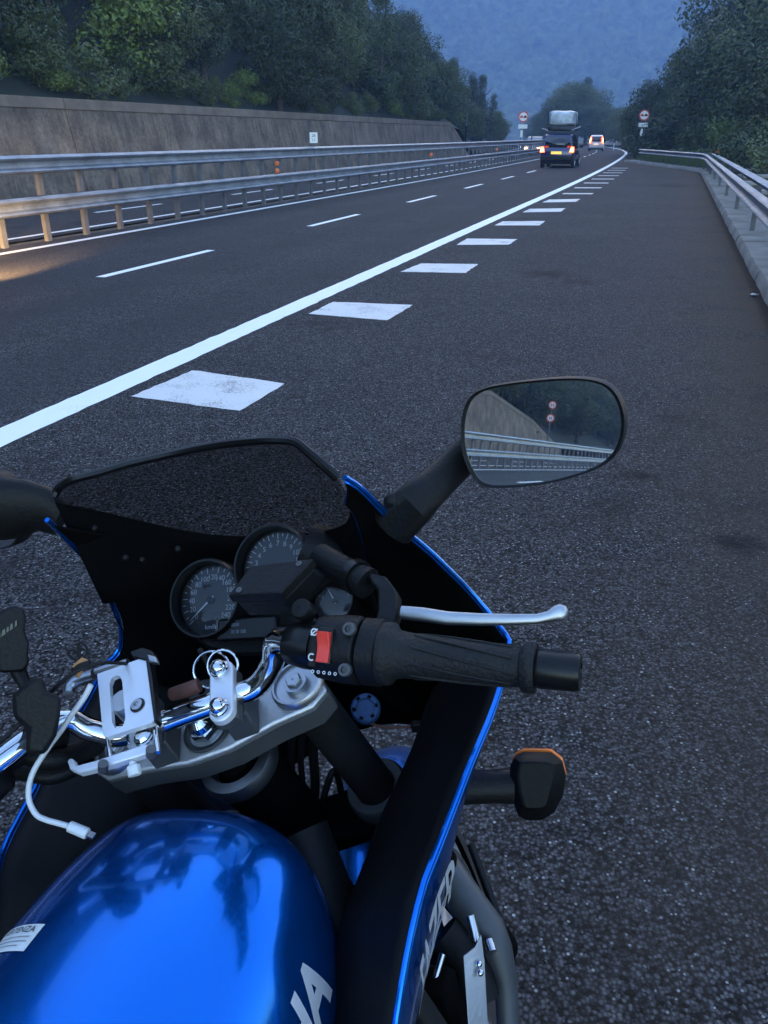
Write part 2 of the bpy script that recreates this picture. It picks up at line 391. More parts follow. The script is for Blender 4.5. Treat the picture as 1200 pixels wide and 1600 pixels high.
def spline(pts, n=8):                          # Catmull-Rom through the points
    p = [Vector(q) for q in pts]; p = [p[0] * 2 - p[1]] + p + [p[-1] * 2 - p[-2]]; out = []
    for i in range(1, len(p) - 2):
        for j in range(n):
            t = j / n
            out.append(.5 * ((2 * p[i]) + (p[i + 1] - p[i - 1]) * t + (2 * p[i - 1] - 5 * p[i] + 4 * p[i + 1] - p[i + 2]) * t * t + (3 * p[i] - p[i - 1] - 3 * p[i + 1] + p[i + 2]) * t ** 3))
    return out + [p[-2]]

# ================================================================== SETTING
SS = [-90 + 3 * i for i in range(0, 128)]       # stations along the road
def strip(t0, t1, z, s_list=None, nt_=2, curve=True):
    return [[rd(s, lerp(t0, t1, j / (nt_ - 1)), z, curve) for j in range(nt_)] for s in (s_list or SS)]
def set_attr(o, name, fn):
    a = o.data.attributes.new(name, 'FLOAT', 'POINT')
    for i, v in enumerate(o.data.vertices): a.data[i].value = fn(v.co)
def st_of(p):                                    # world -> (s, t)
    s = p.x * SA + p.y * CA; t = p.x * CA - p.y * SA; return s, t

def smooth01(x): x = max(0, min(1, x)); return x * x * (3 - 2 * x)
T_SOLID, T_DASH, T_LEFT, T_RAIL = -3.43, -6.42, -9.06, -9.36
WALL_T, WALL_Z = -16.9, 2.55
# ground sheet with the rising bank on the left
def bank(s, t):
    b = bend(s); tl = t - b
    up = max(0, -(tl - (WALL_T - .55)))
    f = 1 - smooth01((s - 62) / 60)
    f2 = smooth01((s + 330) / 90)
    n = noise.noise(Vector((s * .05, t * .05, 0))) * 2
    h = (WALL_Z - .25) * (1 - smooth01((s - 76) / 9)) * (1 if s > -60 else .35) if up > 0 else -.08
    if up > 0: h += min(up, 75) * (.62 * f + .08) * f2 + n * min(1, up / 10)
    return h
mb = MB(); rows = []
tl_ = [-400, -250, -170, -120, -95, -80, -70, -60, -52, -45, -40, -36, -32, -29, -26, -24, -22, -20, -18.8, -17.5]
sl_ = [-400, -330, -280, -250, -220, -190, -170, -150, -130, -110] + [-90 + 6 * i for i in range(0, 40)] + [170, 200, 240, 300, 400]
for s in sl_:
    rows.append([rd(s, t, bank(s, t + bend(s)), True) for t in tl_])
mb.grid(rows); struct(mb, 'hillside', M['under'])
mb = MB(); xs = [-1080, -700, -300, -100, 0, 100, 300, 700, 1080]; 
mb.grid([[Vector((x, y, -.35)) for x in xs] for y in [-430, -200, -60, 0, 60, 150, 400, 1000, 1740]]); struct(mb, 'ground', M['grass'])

# carriageways
mb = MB(); mb.grid(strip(-9.55, T_SOLID, 0, nt_=14)); road = struct(mb, 'road', M['road'], smooth=0)
def track(co):
    s, t = st_of(co); t -= bend(s)
    v = 0
    for c in (-8.5, -6.95, -5.7, -4.15): v = max(v, math.exp(-((t - c) / .42) ** 2))
    return v * .8
set_attr(road, 'track', track)
mb = MB(); mb.grid(strip(-16.75, -9.95, -.004, nt_=3)); orow = struct(mb, 'opposite_road', M['road'], smooth=0)
mb = MB(); mb.grid(strip(-9.95, -9.55, -.03, nt_=2)); struct(mb, 'median_strip', M['earth'], smooth=0)
# lay-by, its far end tapering back to the road
KERB = 1.02
kerb_path = [(-60, KERB), (30, KERB), (43.5, KERB), (45.2, .75), (46.8, .25), (52, -1.15), (60.5, -3.35)]
def kerb_t(s):
    for (a, ta), (b, tb) in zip(kerb_path, kerb_path[1:]):
        if a <= s <= b: return lerp(ta, tb, (s - a) / (b - a))
    return kerb_path[-1][1]
sl2 = [-60, -40, -20, -10, -5, 0, 3, 6, 9, 12, 15, 18, 21, 24, 27, 30, 33, 36, 39, 42, 43.5, 44.4, 45.2, 46, 46.8, 49, 52, 55, 58, 60.5]
rows = []
for s in sl2:
    b = bend(s); t1 = kerb_t(s) + .02
    rows.append([rd(s, lerp(T_SOLID + b, t1, 1 - (1 - j / 21) ** 2.2), 0, False) for j in range(22)])
mb = MB(); mb.grid(rows); lay = struct(mb, 'lay_by', M['layby'], smooth=0)
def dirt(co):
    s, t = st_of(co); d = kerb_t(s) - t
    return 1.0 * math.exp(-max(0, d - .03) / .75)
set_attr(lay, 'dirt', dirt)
# verge past the lay-by
rows = [[rd(s, max(T_SOLID + bend(s) + .3, kerb_t(s) + .28) if s > 40 else kerb_t(s) + .28, -.02, False), rd(s, kerb_t(s) + 2.0 if s < 60 else 3 + bend(s), -.05, False), rd(s, 30, -.25, False)] for s in [-60, -20, 0, 10, 20, 30, 40, 46, 52, 60, 75, 90, 120, 160, 220, 290]]
mb = MB(); mb.grid(rows); struct(mb, 'verge', M['earth'])
rows = [[rd(s, T_SOLID, -.002), rd(s, T_SOLID + .5, -.012)] for s in range(60, 292, 4)]
mb = MB(); mb.grid(rows); struct(mb, 'hard_shoulder', M['road'], smooth=0)

# painted markings: pieces of the road
def ragged(t0, t1, sa, sb, step=.11):
    rnd_ = random.Random(int(sa * 7 + t0 * 13)); out = []; k_ = int((sb - sa) / step)
    for i in range(k_ + 1):
        s = lerp(sa, sb, i / k_); out.append([rd(s, t0 + rnd_.gauss(0, .0035), .004), rd(s, lerp(t0, t1, .5), .004), rd(s, t1 + rnd_.gauss(0, .0035), .004)])
    return out
def marking(name, m, quads, parent):
    mb = MB(); mb.grid(quads); return mb.build(name, m, parent, smooth=0)
marking('edge_line', M['line'], strip(T_SOLID - .115, T_SOLID + .115, .004, [s for s in SS if s <= 0]), road)
marking('edge_line', M['line'], ragged(T_SOLID - .115, T_SOLID + .115, 0, 30), road)
marking('edge_line', M['line'], strip(T_SOLID - .115, T_SOLID + .115, .004, [s for s in SS if s >= 30]), road)
marking('edge_line', M['line'], strip(T_LEFT - .09, T_LEFT + .07, .004), road)
k = 0
s0 = (ground(150, 433).x * SA + ground(150, 433).y * CA)
s1 = (ground(478, 355).x * SA + ground(478, 355).y * CA)
s5 = (ground(777, 280).x * SA + ground(777, 280).y * CA)
per = (s5 - s0) / 4
for i in range(-9, 26):
    a = s0 + i * per
    marking('lane_dash', M['line'], strip(T_DASH - .065, T_DASH + .065, .004, [a, a + per * .21, a + per * .42]), road)
    marking('lane_dash', M['line'], strip(-12.2, -12.08, .0, [a + 1.4, a + 1.4 + per * .21, a + 1.4 + per * .42]), orow)
marking('edge_line', M['line'], strip(-10.36, -10.22, .0), orow)
marking('edge_line', M['line'], strip(-16.3, -16.16, .0), orow)
# zebra blocks beside the solid line, traced on the ground (corner pixels: near-left, near-right, far-right, far-left)
zeb = [((205, 620), (375, 643), (446, 600), (302, 579)), ((482, 491), (605, 501), (645, 477), (520, 472)), ((626, 425), (727, 427), (748, 413), (658, 412)),
       ((713, 383), (795, 382.5), (808, 374), (730, 373)), ((772, 352.5), (843, 352.5), (852, 345.5), (786, 346)), ((816, 332), (876, 331), (884, 325.5), (828, 326.5)),
       ((847, 316.5), (900, 315.5), (907, 311), (858, 312))]
zb = [[ground(*p) for p in q] for q in zeb]
sm_ = [st_of(sum(q, Vector()) / 4) for q in zb]
for q in zb:
    q = [Vector((p.x, p.y, .004)) for p in q]; loop_ = []
    for a_, b_ in zip(q, q[1:] + q[:1]):
        nn_ = max(3, int((b_ - a_).length / .06))
        for k_ in range(nn_): loop_.append(a_.lerp(b_, k_ / nn_) + Vector((random.gauss(0, .004), random.gauss(0, .004), 0)))
    mb = MB(); mb.add(loop_, [tuple(range(len(loop_)))]); mb.build('zebra_block', M['stripe'], lay, smooth=0)
stepz = (sm_[6][0] - sm_[1][0]) / 5
for i in range(1, 9):
    s = sm_[6][0] + i * stepz
    if s > 57: break
    c = sm_[6][1] + bend(s) - bend(sm_[6][0]); wd = .47 if i < 8 else .8
    mb = MB(); mb.add([rd(s + a, c + b, .004, False) for a, b in ((-.45, -.34), (-.22, .50), (.30, .50), (.07, -.34))], [(0, 1, 2, 3)]); mb.build('zebra_block', M['stripe'], lay, smooth=0)

# kerb: a row of concrete blocks
kerb = MB()
kp = [rd(s, t, 0, False) for s, t in kerb_path]
kerb_root = struct(MB().box(rd(-61, KERB + .3, .03), (.3, .3, .1)), 'kerb', M['concrete'])
pts = []; kk = resample(kp, 124)
def kerb_block(p0, p1, i):
    d = (p1 - p0); L = d.length; d.normalize(); nrm = Vector((d.y, -d.x, 0))
    rows = []
    j = lambda a: (random.random() - .5) * a
    for e, q in ((0.004, p0), (L * .33, p0), (L * .67, p0), (L - .004, p0)):
        b = q + d * e; o_ = j(.022); h = .125 + j(.014)
        prof = [(0.0, -.06), (0.012 + o_, .02), (.03 + o_, h - .03), (.055 + o_, h), (.36, h + .01 + j(.01)), (.70, h + .016 + j(.012)), (.76, h - .02), (.78, -.06)]
        rows.append([b + nrm * a + Vector((0, 0, z)) for a, z in prof])
    mb = MB(); mb.loft(rows, closed=True, cap=True); return mb.build('kerb_block', M['concrete'], kerb_root, smooth=30)
for i in range(len(kk) - 1): kerb_block(kk[i], kk[i + 1], i)

# retaining wall: panels with open joints and a coping
wall = thing('retaining_wall', 'long stained grey brown concrete retaining wall below the wooded hillside', 'wall', rd(0, WALL_T, 0, False))
def wall_panel(s0, s1, z0, z1, coping=True):
    rows = []
    n = 4
    for i in range(n + 1):
        s = lerp(s0 + .025, s1 - .025, i / n); zt = lerp(z0, z1, i / n)
        prof = [(WALL_T + .02, -.1), (WALL_T - .42, zt - .3), (WALL_T - .75, zt - .3), (WALL_T - .75, -.1)]
        rows.append([rd(s, t, z) for t, z in prof])
    mb = MB(); mb.loft(rows, closed=True, cap=True); mb.build('wall_panel', M['wallc'], wall)
    rows = []
    for i in range(n + 1):
        s = lerp(s0 + .012, s1 - .012, i / n); zt = lerp(z0, z1, i / n)
        prof = [(WALL_T - .39, zt - .297), (WALL_T - .43, zt), (WALL_T - .78, zt), (WALL_T - .78, zt - .297)]
        rows.append([rd(s, t, z) for t, z in prof])
    mb = MB(); mb.loft(rows, closed=True, cap=True); mb.build('coping', M['copec'], wall, bevel=.02)
j0 = ground(125, 300); 
edges = [22.9 + 12.6 * (i - 4) for i in range(9)]
for a, b in zip(edges, edges[1:]): wall_panel(a, b, WALL_Z, WALL_Z)
wall_panel(edges[-1], edges[-1] + 6.5, WALL_Z, .7)
wall_panel(edges[0] - 11, edges[0], 3.6, WALL_Z); wall_panel(edges[0] - 22, edges[0] - 11, 4.1, 3.6); wall_panel(edges[0] - 33, edges[0] - 22, 2.8, 4.1); wall_panel(edges[0] - 43, edges[0] - 33, .8, 2.8)

# ------------------------------------------------------------------ guard rails
WPROF = [(.0, -.155), (.015, -.158), (.085, -.130), (.098, -.108), (.088, -.082), (.016, -.050), (.008, 0), (.016, .050), (.088, .082), (.098, .108), (.085, .130), (.015, .158), (.0, .155)]
WPROF = [(a, z * .84) for a, z in WPROF]
def beam_ring(p, nrm, h, sgn=1):
    out = [p + nrm * (sgn * a) + Vector((0, 0, h + z)) for a, z in WPROF]
    inn = [p + nrm * (sgn * (a - .006)) + Vector((0, 0, h + z * .985)) for a, z in WPROF]
    return out + inn[::-1]
def post_mesh(h, name='post'):
    mb = MB()
    mb.box((0, 0, h / 2 - .1), (.008, .10, h + .2)); mb.box((-.034, -.049, h / 2 - .1), (.06, .006, h + .2)); mb.box((-.034, .049, h / 2 - .1), (.06, .006, h + .2))
    me = mb.mesh(name, None, 30); me.materials.append(M['galvd']); return me
def frame_at(p, hd): return Matrix.Translation(p) @ Matrix.Rotation(hd, 4, 'Z')
median = thing('guardrail', 'long galvanised median guardrail with two stacked corrugated beams on close posts', 'guardrail', rd(0, T_RAIL, 0, False))
inv = ROOTM['guardrail'].inverted()
pm = post_mesh(1.26)
sp0 = st_of(ground(28, 388.7))[0]
for i in range(-92, 92):
    s = sp0 + 1.0 * i
    link_copy('post', pm, median, inv @ frame_at(rd(s, T_RAIL - .12, 0), heading(s) - R(90)))
for h in (.56, 1.15):
    for i in range(-32, 32):
        a = sp0 + 3.0 * i + .4
        if a > 84: break
        rows = []
        for e in (a + .002, a + 1.5, a + 2.998):
            hd = heading(e); rows.append(beam_ring(rd(e, T_RAIL - .03, 0), Vector((math.sin(hd), -math.cos(hd), 0)), h))
        mb = MB(); mb.loft(rows, closed=True, cap=True); mb.build('beam', M['galv'], median, smooth=50)
for px, py, dz in ((436.5, 257, 0), (437, 270, 0), (676, 242, 0), (93 + 560 + 1, 244, 0)):
    s = {436.5: 0, 437: 0}.get(px)
    base = None
for px, ys in ((436, (256, 270)), (675, (240,)), (777, (233,))):
    # reflectors sit on the posts between the two beams: find the station seen in that column
    best = min((abs(( lambda P: 600 + F_PX * P.x / ((P.y) * CP - (P.z - HCAM) * SP))(rd(s_ * .1, T_RAIL, .85)) - px), s_ * .1) for s_ in range(50, 800))[1]
    for i, y in enumerate(ys):
        c = rd(best, T_RAIL - .03, .93 - .17 * i if len(ys) > 1 else .86)
        ax = rd(best - 1, T_RAIL) - rd(best, T_RAIL); ax = (ax + Vector((.35, -.2, 0))).normalized()
        mb = MB(); rr = .058 if len(ys) > 1 else .07
        mb.lathe(c, ax, [(0.001, .012), (rr * .8, .012), (rr, .006), (rr, -.006), (.001, -.006)], 20)
        mb.build('reflector', M['refl'], median)

side = thing('guardrail', 'single corrugated guardrail along the lay-by kerb turning across its far end', 'guardrail', rd(20, KERB + .5, 0, False))
inv = ROOTM[side.name].inverted()
gp = [(-12, KERB + .16), (43.4, KERB + .16), (45.3, KERB - .02), (47.4, .45), (52.6, -.85), (58, -2.3)]
gw = [rd(s, t, 0, False) for s, t in gp]
gpts = resample(gw, 47)
def tang(i): return (gpts[min(i + 1, len(gpts) - 1)] - gpts[max(0, i - 1)]).normalized()
for i in range(len(gpts) - 1):
    rows = []
    for j in (i, i + 1):
        d = tang(j); n_ = Vector((-d.y, d.x, 0)); e = .002 if j == i else -.002
        rows.append(beam_ring(gpts[j] + d * e, n_, .67))
    mb = MB(); mb.loft(rows, closed=True, cap=True); mb.build('beam', M['galv'], side, smooth=50)
    # spacer and rear flat rail, seen from above as a wide pale top
    rows = []
    for j in (i, i + 1):
        d = tang(j); n_ = Vector((-d.y, d.x, 0))
        rows.append([gpts[j] - n_ * a + Vector((0, 0, z)) for a, z in ((.38, .66), (.42, .66), (.42, .80), (.17, .825), (.17, .815), (.38, .79))])
    mb = MB(); mb.loft(rows, closed=True, cap=True); mb.build('rear_rail', M['galv'], side, smooth=30)
pm2 = post_mesh(.80)
for i in range(0, len(gpts), 1):
    if i < 34 and i % 3: continue
    d = tang(i); n_ = Vector((-d.y, d.x, 0))
    link_copy('post', pm2, side, inv @ frame_at(gpts[i] - n_ * .15 + Vector((0, 0, .1 if i < 36 else .0)) * 0, math.atan2(d.y, d.x) - R(90)))
c = gpts[36] + Vector((.5, .1, .90))
mb = MB(); mb.box(c, (.16, .03, .17)); mb.build('reflector', M['refl'], side, bevel=.01)

# grey ledges behind the guard rail: a stepped concrete drain
steps = thing('drain_steps', 'pale grey concrete steps going down beyond the right guardrail', 'steps', ground(1165, 300))
for i in range(5):
    p = at(1172 + i * 10, 247 + i * 13, 36 - i * 3.2)
    z = .55 - .06 * i
    mb = MB(); mb.box((p.x + .5, p.y, z - .2), (2.6, .5, .12), Matrix.Rotation(R(-4), 3, 'Z')); mb.box((p.x + .5, p.y + .1, z - .6), (2.4, .3, .7), Matrix.Rotation(R(-4), 3, 'Z')); mb.build('step', M['concrete'], steps, bevel=.02)

# ------------------------------------------------------------------ trees
def leaf_mesh(name, blobs, per, size, m, seed, up=.3):
    rnd = random.Random(seed); vs = []; fs = []
    for (c, r, sq) in blobs:
        c = Vector(c)
        for _ in range(int(per * r * r)):
            d = Vector((rnd.gauss(0, 1), rnd.gauss(0, 1), rnd.gauss(0, 1))).normalized()
            k = r * (.55 + .5 * rnd.random()); p = c + Vector((d.x * k, d.y * k, d.z * k * sq))
            n = (d + Vector((rnd.gauss(0, .6), rnd.gauss(0, .6), rnd.gauss(0, .6) + up))).normalized()
            a = n.orthogonal().normalized(); a.rotate(Matrix.Rotation(rnd.random() * 6.28, 3, n)); b = n.cross(a)
            s = size * (.6 + .8 * rnd.random()); q = len(vs)
            vs += [p - a * s, p - b * s * .45 + n * s * .1, p + a * s, p + b * s * .45 + n * s * .1]; fs.append((q, q + 1, q + 2, q + 3))
    me = bpy.data.meshes.new(name); me.from_pydata(vs, [], fs); me.materials.append(m); me.update(); return me
def crown_blobs(seed, r, h, z0, n, taper=0.):
    rnd = random.Random(seed); out = []
    for i in range(n):
        u = rnd.random(); z = z0 + h * u
        env = r * (math.sin(math.pi * min(1, (u * .8 + .14))) ** .7) * (1 - taper * u)
        a = rnd.random() * 6.283; q = env * math.sqrt(rnd.random()) * .85
        out.append(((math.cos(a) * q, math.sin(a) * q, z), r * (.26 + .22 * rnd.random()) * (1 - .4 * taper * u), .8))
    return out
def trunk_mesh(name, h, r, seed):
    rnd = random.Random(seed); mb = MB()
    top = Vector((rnd.gauss(0, .2), rnd.gauss(0, .2), h))
    mb.tube([(0, 0, -.6), (rnd.gauss(0, .05), 0, h * .3), top * .7, top], [r * 1.3, r, r * .7, r * .25], 8)
    for i in range(4):
        a = rnd.random() * 6.28; z = h * (.35 + .14 * i); d = Vector((math.cos(a), math.sin(a), .8))
        mb.tube([(0, 0, z), d * h * .10 + Vector((0, 0, z)), d * h * .17 + Vector((0, 0, z + .15))], [r * .5, r * .3, r * .1], 6)
    me = mb.mesh(name, None, 40); me.materials.append(M['bark']); return me
KIND = {}
for i in range(4):
    KIND['oak', i] = (leaf_mesh('crown', crown_blobs(20 + i, 2.3, 3.6, 1.3, 34), 520, .075, M['leafA'], i), trunk_mesh('trunk', 4.2, .14, i))
for i in range(3):
    KIND['pine', i] = (leaf_mesh('crown', crown_blobs(40 + i, 1.7, 6.0, 1.0, 36, .75), 620, .072, M['leafB'], 30 + i, .5), trunk_mesh('trunk', 6.4, .14, 60 + i))
for i in range(3):
    KIND['shrub', i] = (leaf_mesh('crown', crown_blobs(70 + i, 1.2, 1.3, .2, 20), 900, .055, M['leafC'] if i == 0 else M['leafA'], 70 + i, .6), trunk_mesh('stem', 1.0, .05, 80 + i))
DESC = {('oak', 'hill'): 'dark green broadleaf tree on the steep hillside behind the wall',
        ('pine', 'hill'): 'dark narrow conifer rising among broadleaf trees on the hillside',
        ('shrub', 'hill'): 'low bushy shrub at the top edge of the retaining wall'}
def tree(kind, p, sc, label, group, squash=1.):
    v = random.randrange(4 if kind == 'oak' else 3)
    cr, tr = KIND[kind, v]
    o = bpy.data.objects.new(kind + '_tree' if kind != 'shrub' else 'shrub', None); C.objects.link(o)
    o.location = p; o.rotation_euler = (R(random.gauss(0, 3)), R(random.gauss(0, 3)), random.random() * 6.28); o.scale = (sc, sc, sc * squash)
    o['label'] = label; o['category'] = 'tree' if kind != 'shrub' else 'shrub'; o['group'] = group
    a = bpy.data.objects.new('crown', cr); C.objects.link(a); a.parent = o
    b = bpy.data.objects.new('trunk' if kind != 'shrub' else 'stem', tr); C.objects.link(b); b.parent = o
    return o
def hill_point(s, t):
    return rd(s, t, bank(s, t + bend(s)) - .15)
def zone(s):
    return ('above the near wall' if s < 20 else 'above the wall joint' if s < 30 else 'above the white marker plate' if s < 46
            else 'above the far wall' if s < 66 else 'above the sloping wall end' if s < 84 else 'towards the left road sign')
def hill_label(kind, s, row):
    w = ('dark green broadleaf tree' if kind == 'oak' else 'dark narrow conifer') + (' in the front row ' if row == 0 else ' in the second row ' if row == 1 else ' high on the slope ')
    return w + zone(s)
# hillside in view
for row in range(6):
    t = WALL_T - 2.6 - row * 3.6
    s = 2 + row * 2.2
    while s < 118 - row * 2:
        step = 3.3 + random.random() * 1.6
        if row < 3 or s > 10 * row - 8:
            kind = 'pine' if random.random() < .28 else 'oak'
            p = hill_point(s + random.gauss(0, .6), t + random.gauss(0, .7))
            sc = (.78 + .5 * random.random()) * (1 if row else .82)
            if s > 80: sc *= 1.0
            tree(kind, p, sc, hill_label(kind, s, row), 'trees on the hillside behind the wall')
        s += step * (1 if row < 3 else 1.25)
for i in range(46):
    s = -2 + i * 1.62 + random.gauss(0, .4); p = hill_point(s, WALL_T - 1.15 - random.random() * .5)
    tree('shrub', p, .55 + .6 * random.random(), 'low bushy shrub on the coping edge ' + zone(s), 'shrubs along the top of the wall')
for i in range(90):
    s = random.random() * 92; p = hill_point(s, WALL_T - 2.2 - random.random() * 9)
    tree('shrub', p, 1.1 + .8 * random.random(), 'leafy shrub between the trees ' + zone(s), 'shrubs on the wooded slope')
# behind the camera, seen in the mirror
for row in range(5):
    s = -150
    while s < -12:
        p = hill_point(s + random.gauss(0, .6), WALL_T - 2.6 - row * 3.8 + random.gauss(0, .6))
        tree('pine' if random.random() < .2 else 'oak', p, .8 + .5 * random.random(), 'green broadleaf or conifer tree on the slope seen in the mirror', 'trees reflected in the mirror')
        s += 3.8 + 1.6 * random.random()
# right side
def right_tree(px, D, kind, sc, label, sq=1.):
    if px < 1120 and kind != 'shrub': px += 34; sc *= .86
    x = (px - 600) / F_PX * D; y = D / CP
    label += ' ' + ('by the right road sign' if px < 1075 else 'near its corner' if px < 1165 else 'along its near run')
    tree(kind, Vector((x, y, -.3)), sc, label, 'trees beyond the lay-by', sq)
for px, D, kind, sc in ((962, 74, 'oak', .95), (972, 70, 'oak', 1.15), (985, 68, 'oak', 1.35), (1000, 72, 'pine', 1.35), (1010, 66, 'oak', 1.25), (1030, 62, 'oak', 1.1), (1055, 60, 'pine', 1.25), (1060, 70, 'oak', 2.0), (1085, 56, 'oak', 1.3), (1095, 68, 'oak', 2.3), (1115, 60, 'pine', 1.9), (1130, 54, 'oak', 1.6), (1150, 62, 'oak', 2.4),
                        (1165, 50, 'oak', 1.5), (1190, 56, 'pine', 2.0), (1200, 48, 'oak', 1.7), (1230, 54, 'oak', 2.2), (1260, 46, 'oak', 1.8), (1290, 52, 'pine', 1.8), (1215, 70, 'oak', 2.9), (1140, 76, 'oak', 2.7), (1075, 84, 'oak', 2.2),
                        (1240, 40, 'oak', 1.2), (1280, 36, 'oak', 1.3), (1320, 40, 'oak', 1.8)):
    right_tree(px, D, kind, sc, 'tall dark green tree in the belt beyond the right guardrail' if kind == 'oak' else 'dark conifer in the tree belt beyond the right guardrail')
for px, D, sc in ((1015, 58, 1.3), (1040, 55, 1.2), (1070, 54, 1.0), (1100, 50, 1.1), (1125, 47, 1.2), (1150, 44, 1.0), (1180, 43, 1.3), (1190, 36, 1.2), (1215, 33, 1.2), (1240, 30, 1.1)):
    right_tree(px, D, 'shrub', sc * 1.3, 'leafy undergrowth shrub just behind the right guardrail')
# middle distance, between the two signs
for px, D, kind, sc in ((868, 150, 'oak', 1.6), (885, 150, 'oak', 1.9), (902, 146, 'oak', 2.0), (916, 150, 'oak', 1.9), (930, 140, 'oak', 1.35), (945, 136, 'oak', 1.15), (960, 130, 'oak', 1.1), (975, 120, 'oak', 1.0), (850, 160, 'oak', 1.25), (992, 105, 'oak', .8),
                        (835, 175, 'oak', 1.1), (915, 165, 'pine', 1.7), (880, 165, 'pine', 1.6)):
    x = (px - 600) / F_PX * D
    tree(kind, Vector((x, D / CP, -.3)), sc, 'distant green tree in the clump beyond the road bend', 'trees beyond the bend')

# dry grass on the far verge
rnd = random.Random(5); vs = []; fs = []
for i in range(9000):
    s = 66 + rnd.random() * 60; t = T_SOLID + bend(s) + 1.0 + abs(rnd.gauss(0, 1.2)); p = rd(s, t, -.05, False)
    h = .35 + .5 * rnd.random(); a = rnd.random() * 6.28; q = len(vs); wv = Vector((math.cos(a), math.sin(a), 0)) * .05
    vs += [p - wv, p + wv, p + Vector((rnd.gauss(0, .12), rnd.gauss(0, .12), h))]; fs.append((q, q + 1, q + 2))
me = bpy.data.meshes.new('dry_grass'); me.from_pydata(vs, [], fs); me.materials.append(M['dry'])
o = bpy.data.objects.new('dry_grass', me); C.objects.link(o); o['kind'] = 'stuff'; o['label'] = 'dry yellow grass on the verge at the bend'; o['category'] = 'grass'
# green tufts in front of the far rail and along kerb
vs = []; fs = []
for i in range(5200):
    s = 40 + rnd.random() * 22; t = kerb_t(s) + .8 + rnd.random() * 3.2; p = rd(s, t, -.06, False)
    h = .25 + .4 * rnd.random(); a = rnd.random() * 6.28; q = len(vs); wv = Vector((math.cos(a), math.sin(a), 0)) * .03
    vs += [p - wv, p + wv, p + Vector((rnd.gauss(0, .12), rnd.gauss(0, .12), h))]; fs.append((q, q + 1, q + 2))
me = bpy.data.meshes.new('grass'); me.from_pydata(vs, [], fs); me.materials.append(M['leafC'])
o = bpy.data.objects.new('grass', me); C.objects.link(o); o['kind'] = 'stuff'; o['label'] = 'rough green grass behind the far guardrail'; o['category'] = 'grass'

# ------------------------------------------------------------------ mountain
mt = bpy.data.materials.new('wooded mountain'); mt.use_nodes = True
n = mt.node_tree.nodes; l = mt.node_tree.links; b = n['Principled BSDF']
tc = n.new('ShaderNodeTexCoord'); t = n.new('ShaderNodeTexNoise'); t.inputs['Scale'].default_value = .11; t.inputs['Detail'].default_value = 6; t.inputs['Roughness'].default_value = .75
l.new(tc.outputs['Object'], t.inputs['Vector'])
cr = n.new('ShaderNodeValToRGB'); cr.color_ramp.elements[0].position = .35; cr.color_ramp.elements[0].color = (.004, .007, .004, 1); cr.color_ramp.elements[1].position = .68; cr.color_ramp.elements[1].color = (.15, .18, .09, 1)
l.new(t.outputs['Fac'], cr.inputs[0]); l.new(cr.outputs[0], b.inputs['Base Color']); b.inputs['Roughness'].default_value = .9
def mz(x, r):
    u = (r - 520) / 1200
    ridge = noise.fractal(Vector((x * .0022, r * .0022, 3.1)), 1.0, 2.0, 4) * 60
    h = 560 * smooth01(u * .9) ** 1.05 + ridge * min(1, max(0, u) * 3)
    h += (noise.noise(Vector((x * .03, r * .03, 0))) * 6 + noise.noise(Vector((x * .12, r * .12, 5))) * 8) * min(1, max(0, u) * 6)
    return h - 3
mb = MB(); rows = []
for i in range(260):
    r = 520 + 1180 * (i / 259)
    rows.append([Vector((x, r - abs(x - 150) * .12, mz(x, r))) for x in [(-500 + 1500 * j / 330) * (.45 + .55 * i / 259) + 60 for j in range(331)]])
mb.grid(rows)
me = bpy.data.meshes.new('mountain'); me.from_pydata(mb.v, [], mb.f); me.materials.append(mt)
mo = bpy.data.objects.new('mountain', me); C.objects.link(mo); mo['kind'] = 'structure'
# ------------------------------------------------------------------ haze
if HAZE:
    hm = bpy.data.materials.new('haze'); hm.use_nodes = True; n = hm.node_tree.nodes; n.remove(n['Principled BSDF'])
    pv = n.new('ShaderNodeVolumePrincipled'); pv.inputs['Color'].default_value = (.34, .53, 1, 1); pv.inputs['Density'].default_value = HAZE
    hm.node_tree.links.new(pv.outputs[0], n['Material Output'].inputs['Volume'])
    mb = MB(); mb.box((10, 650, 330), (2260, 2240, 664)); o = mb.build('haze', hm, None, smooth=0); o['kind'] = 'stuff'; o['label'] = 'thin blue evening haze in the valley air'; o['category'] = 'haze'

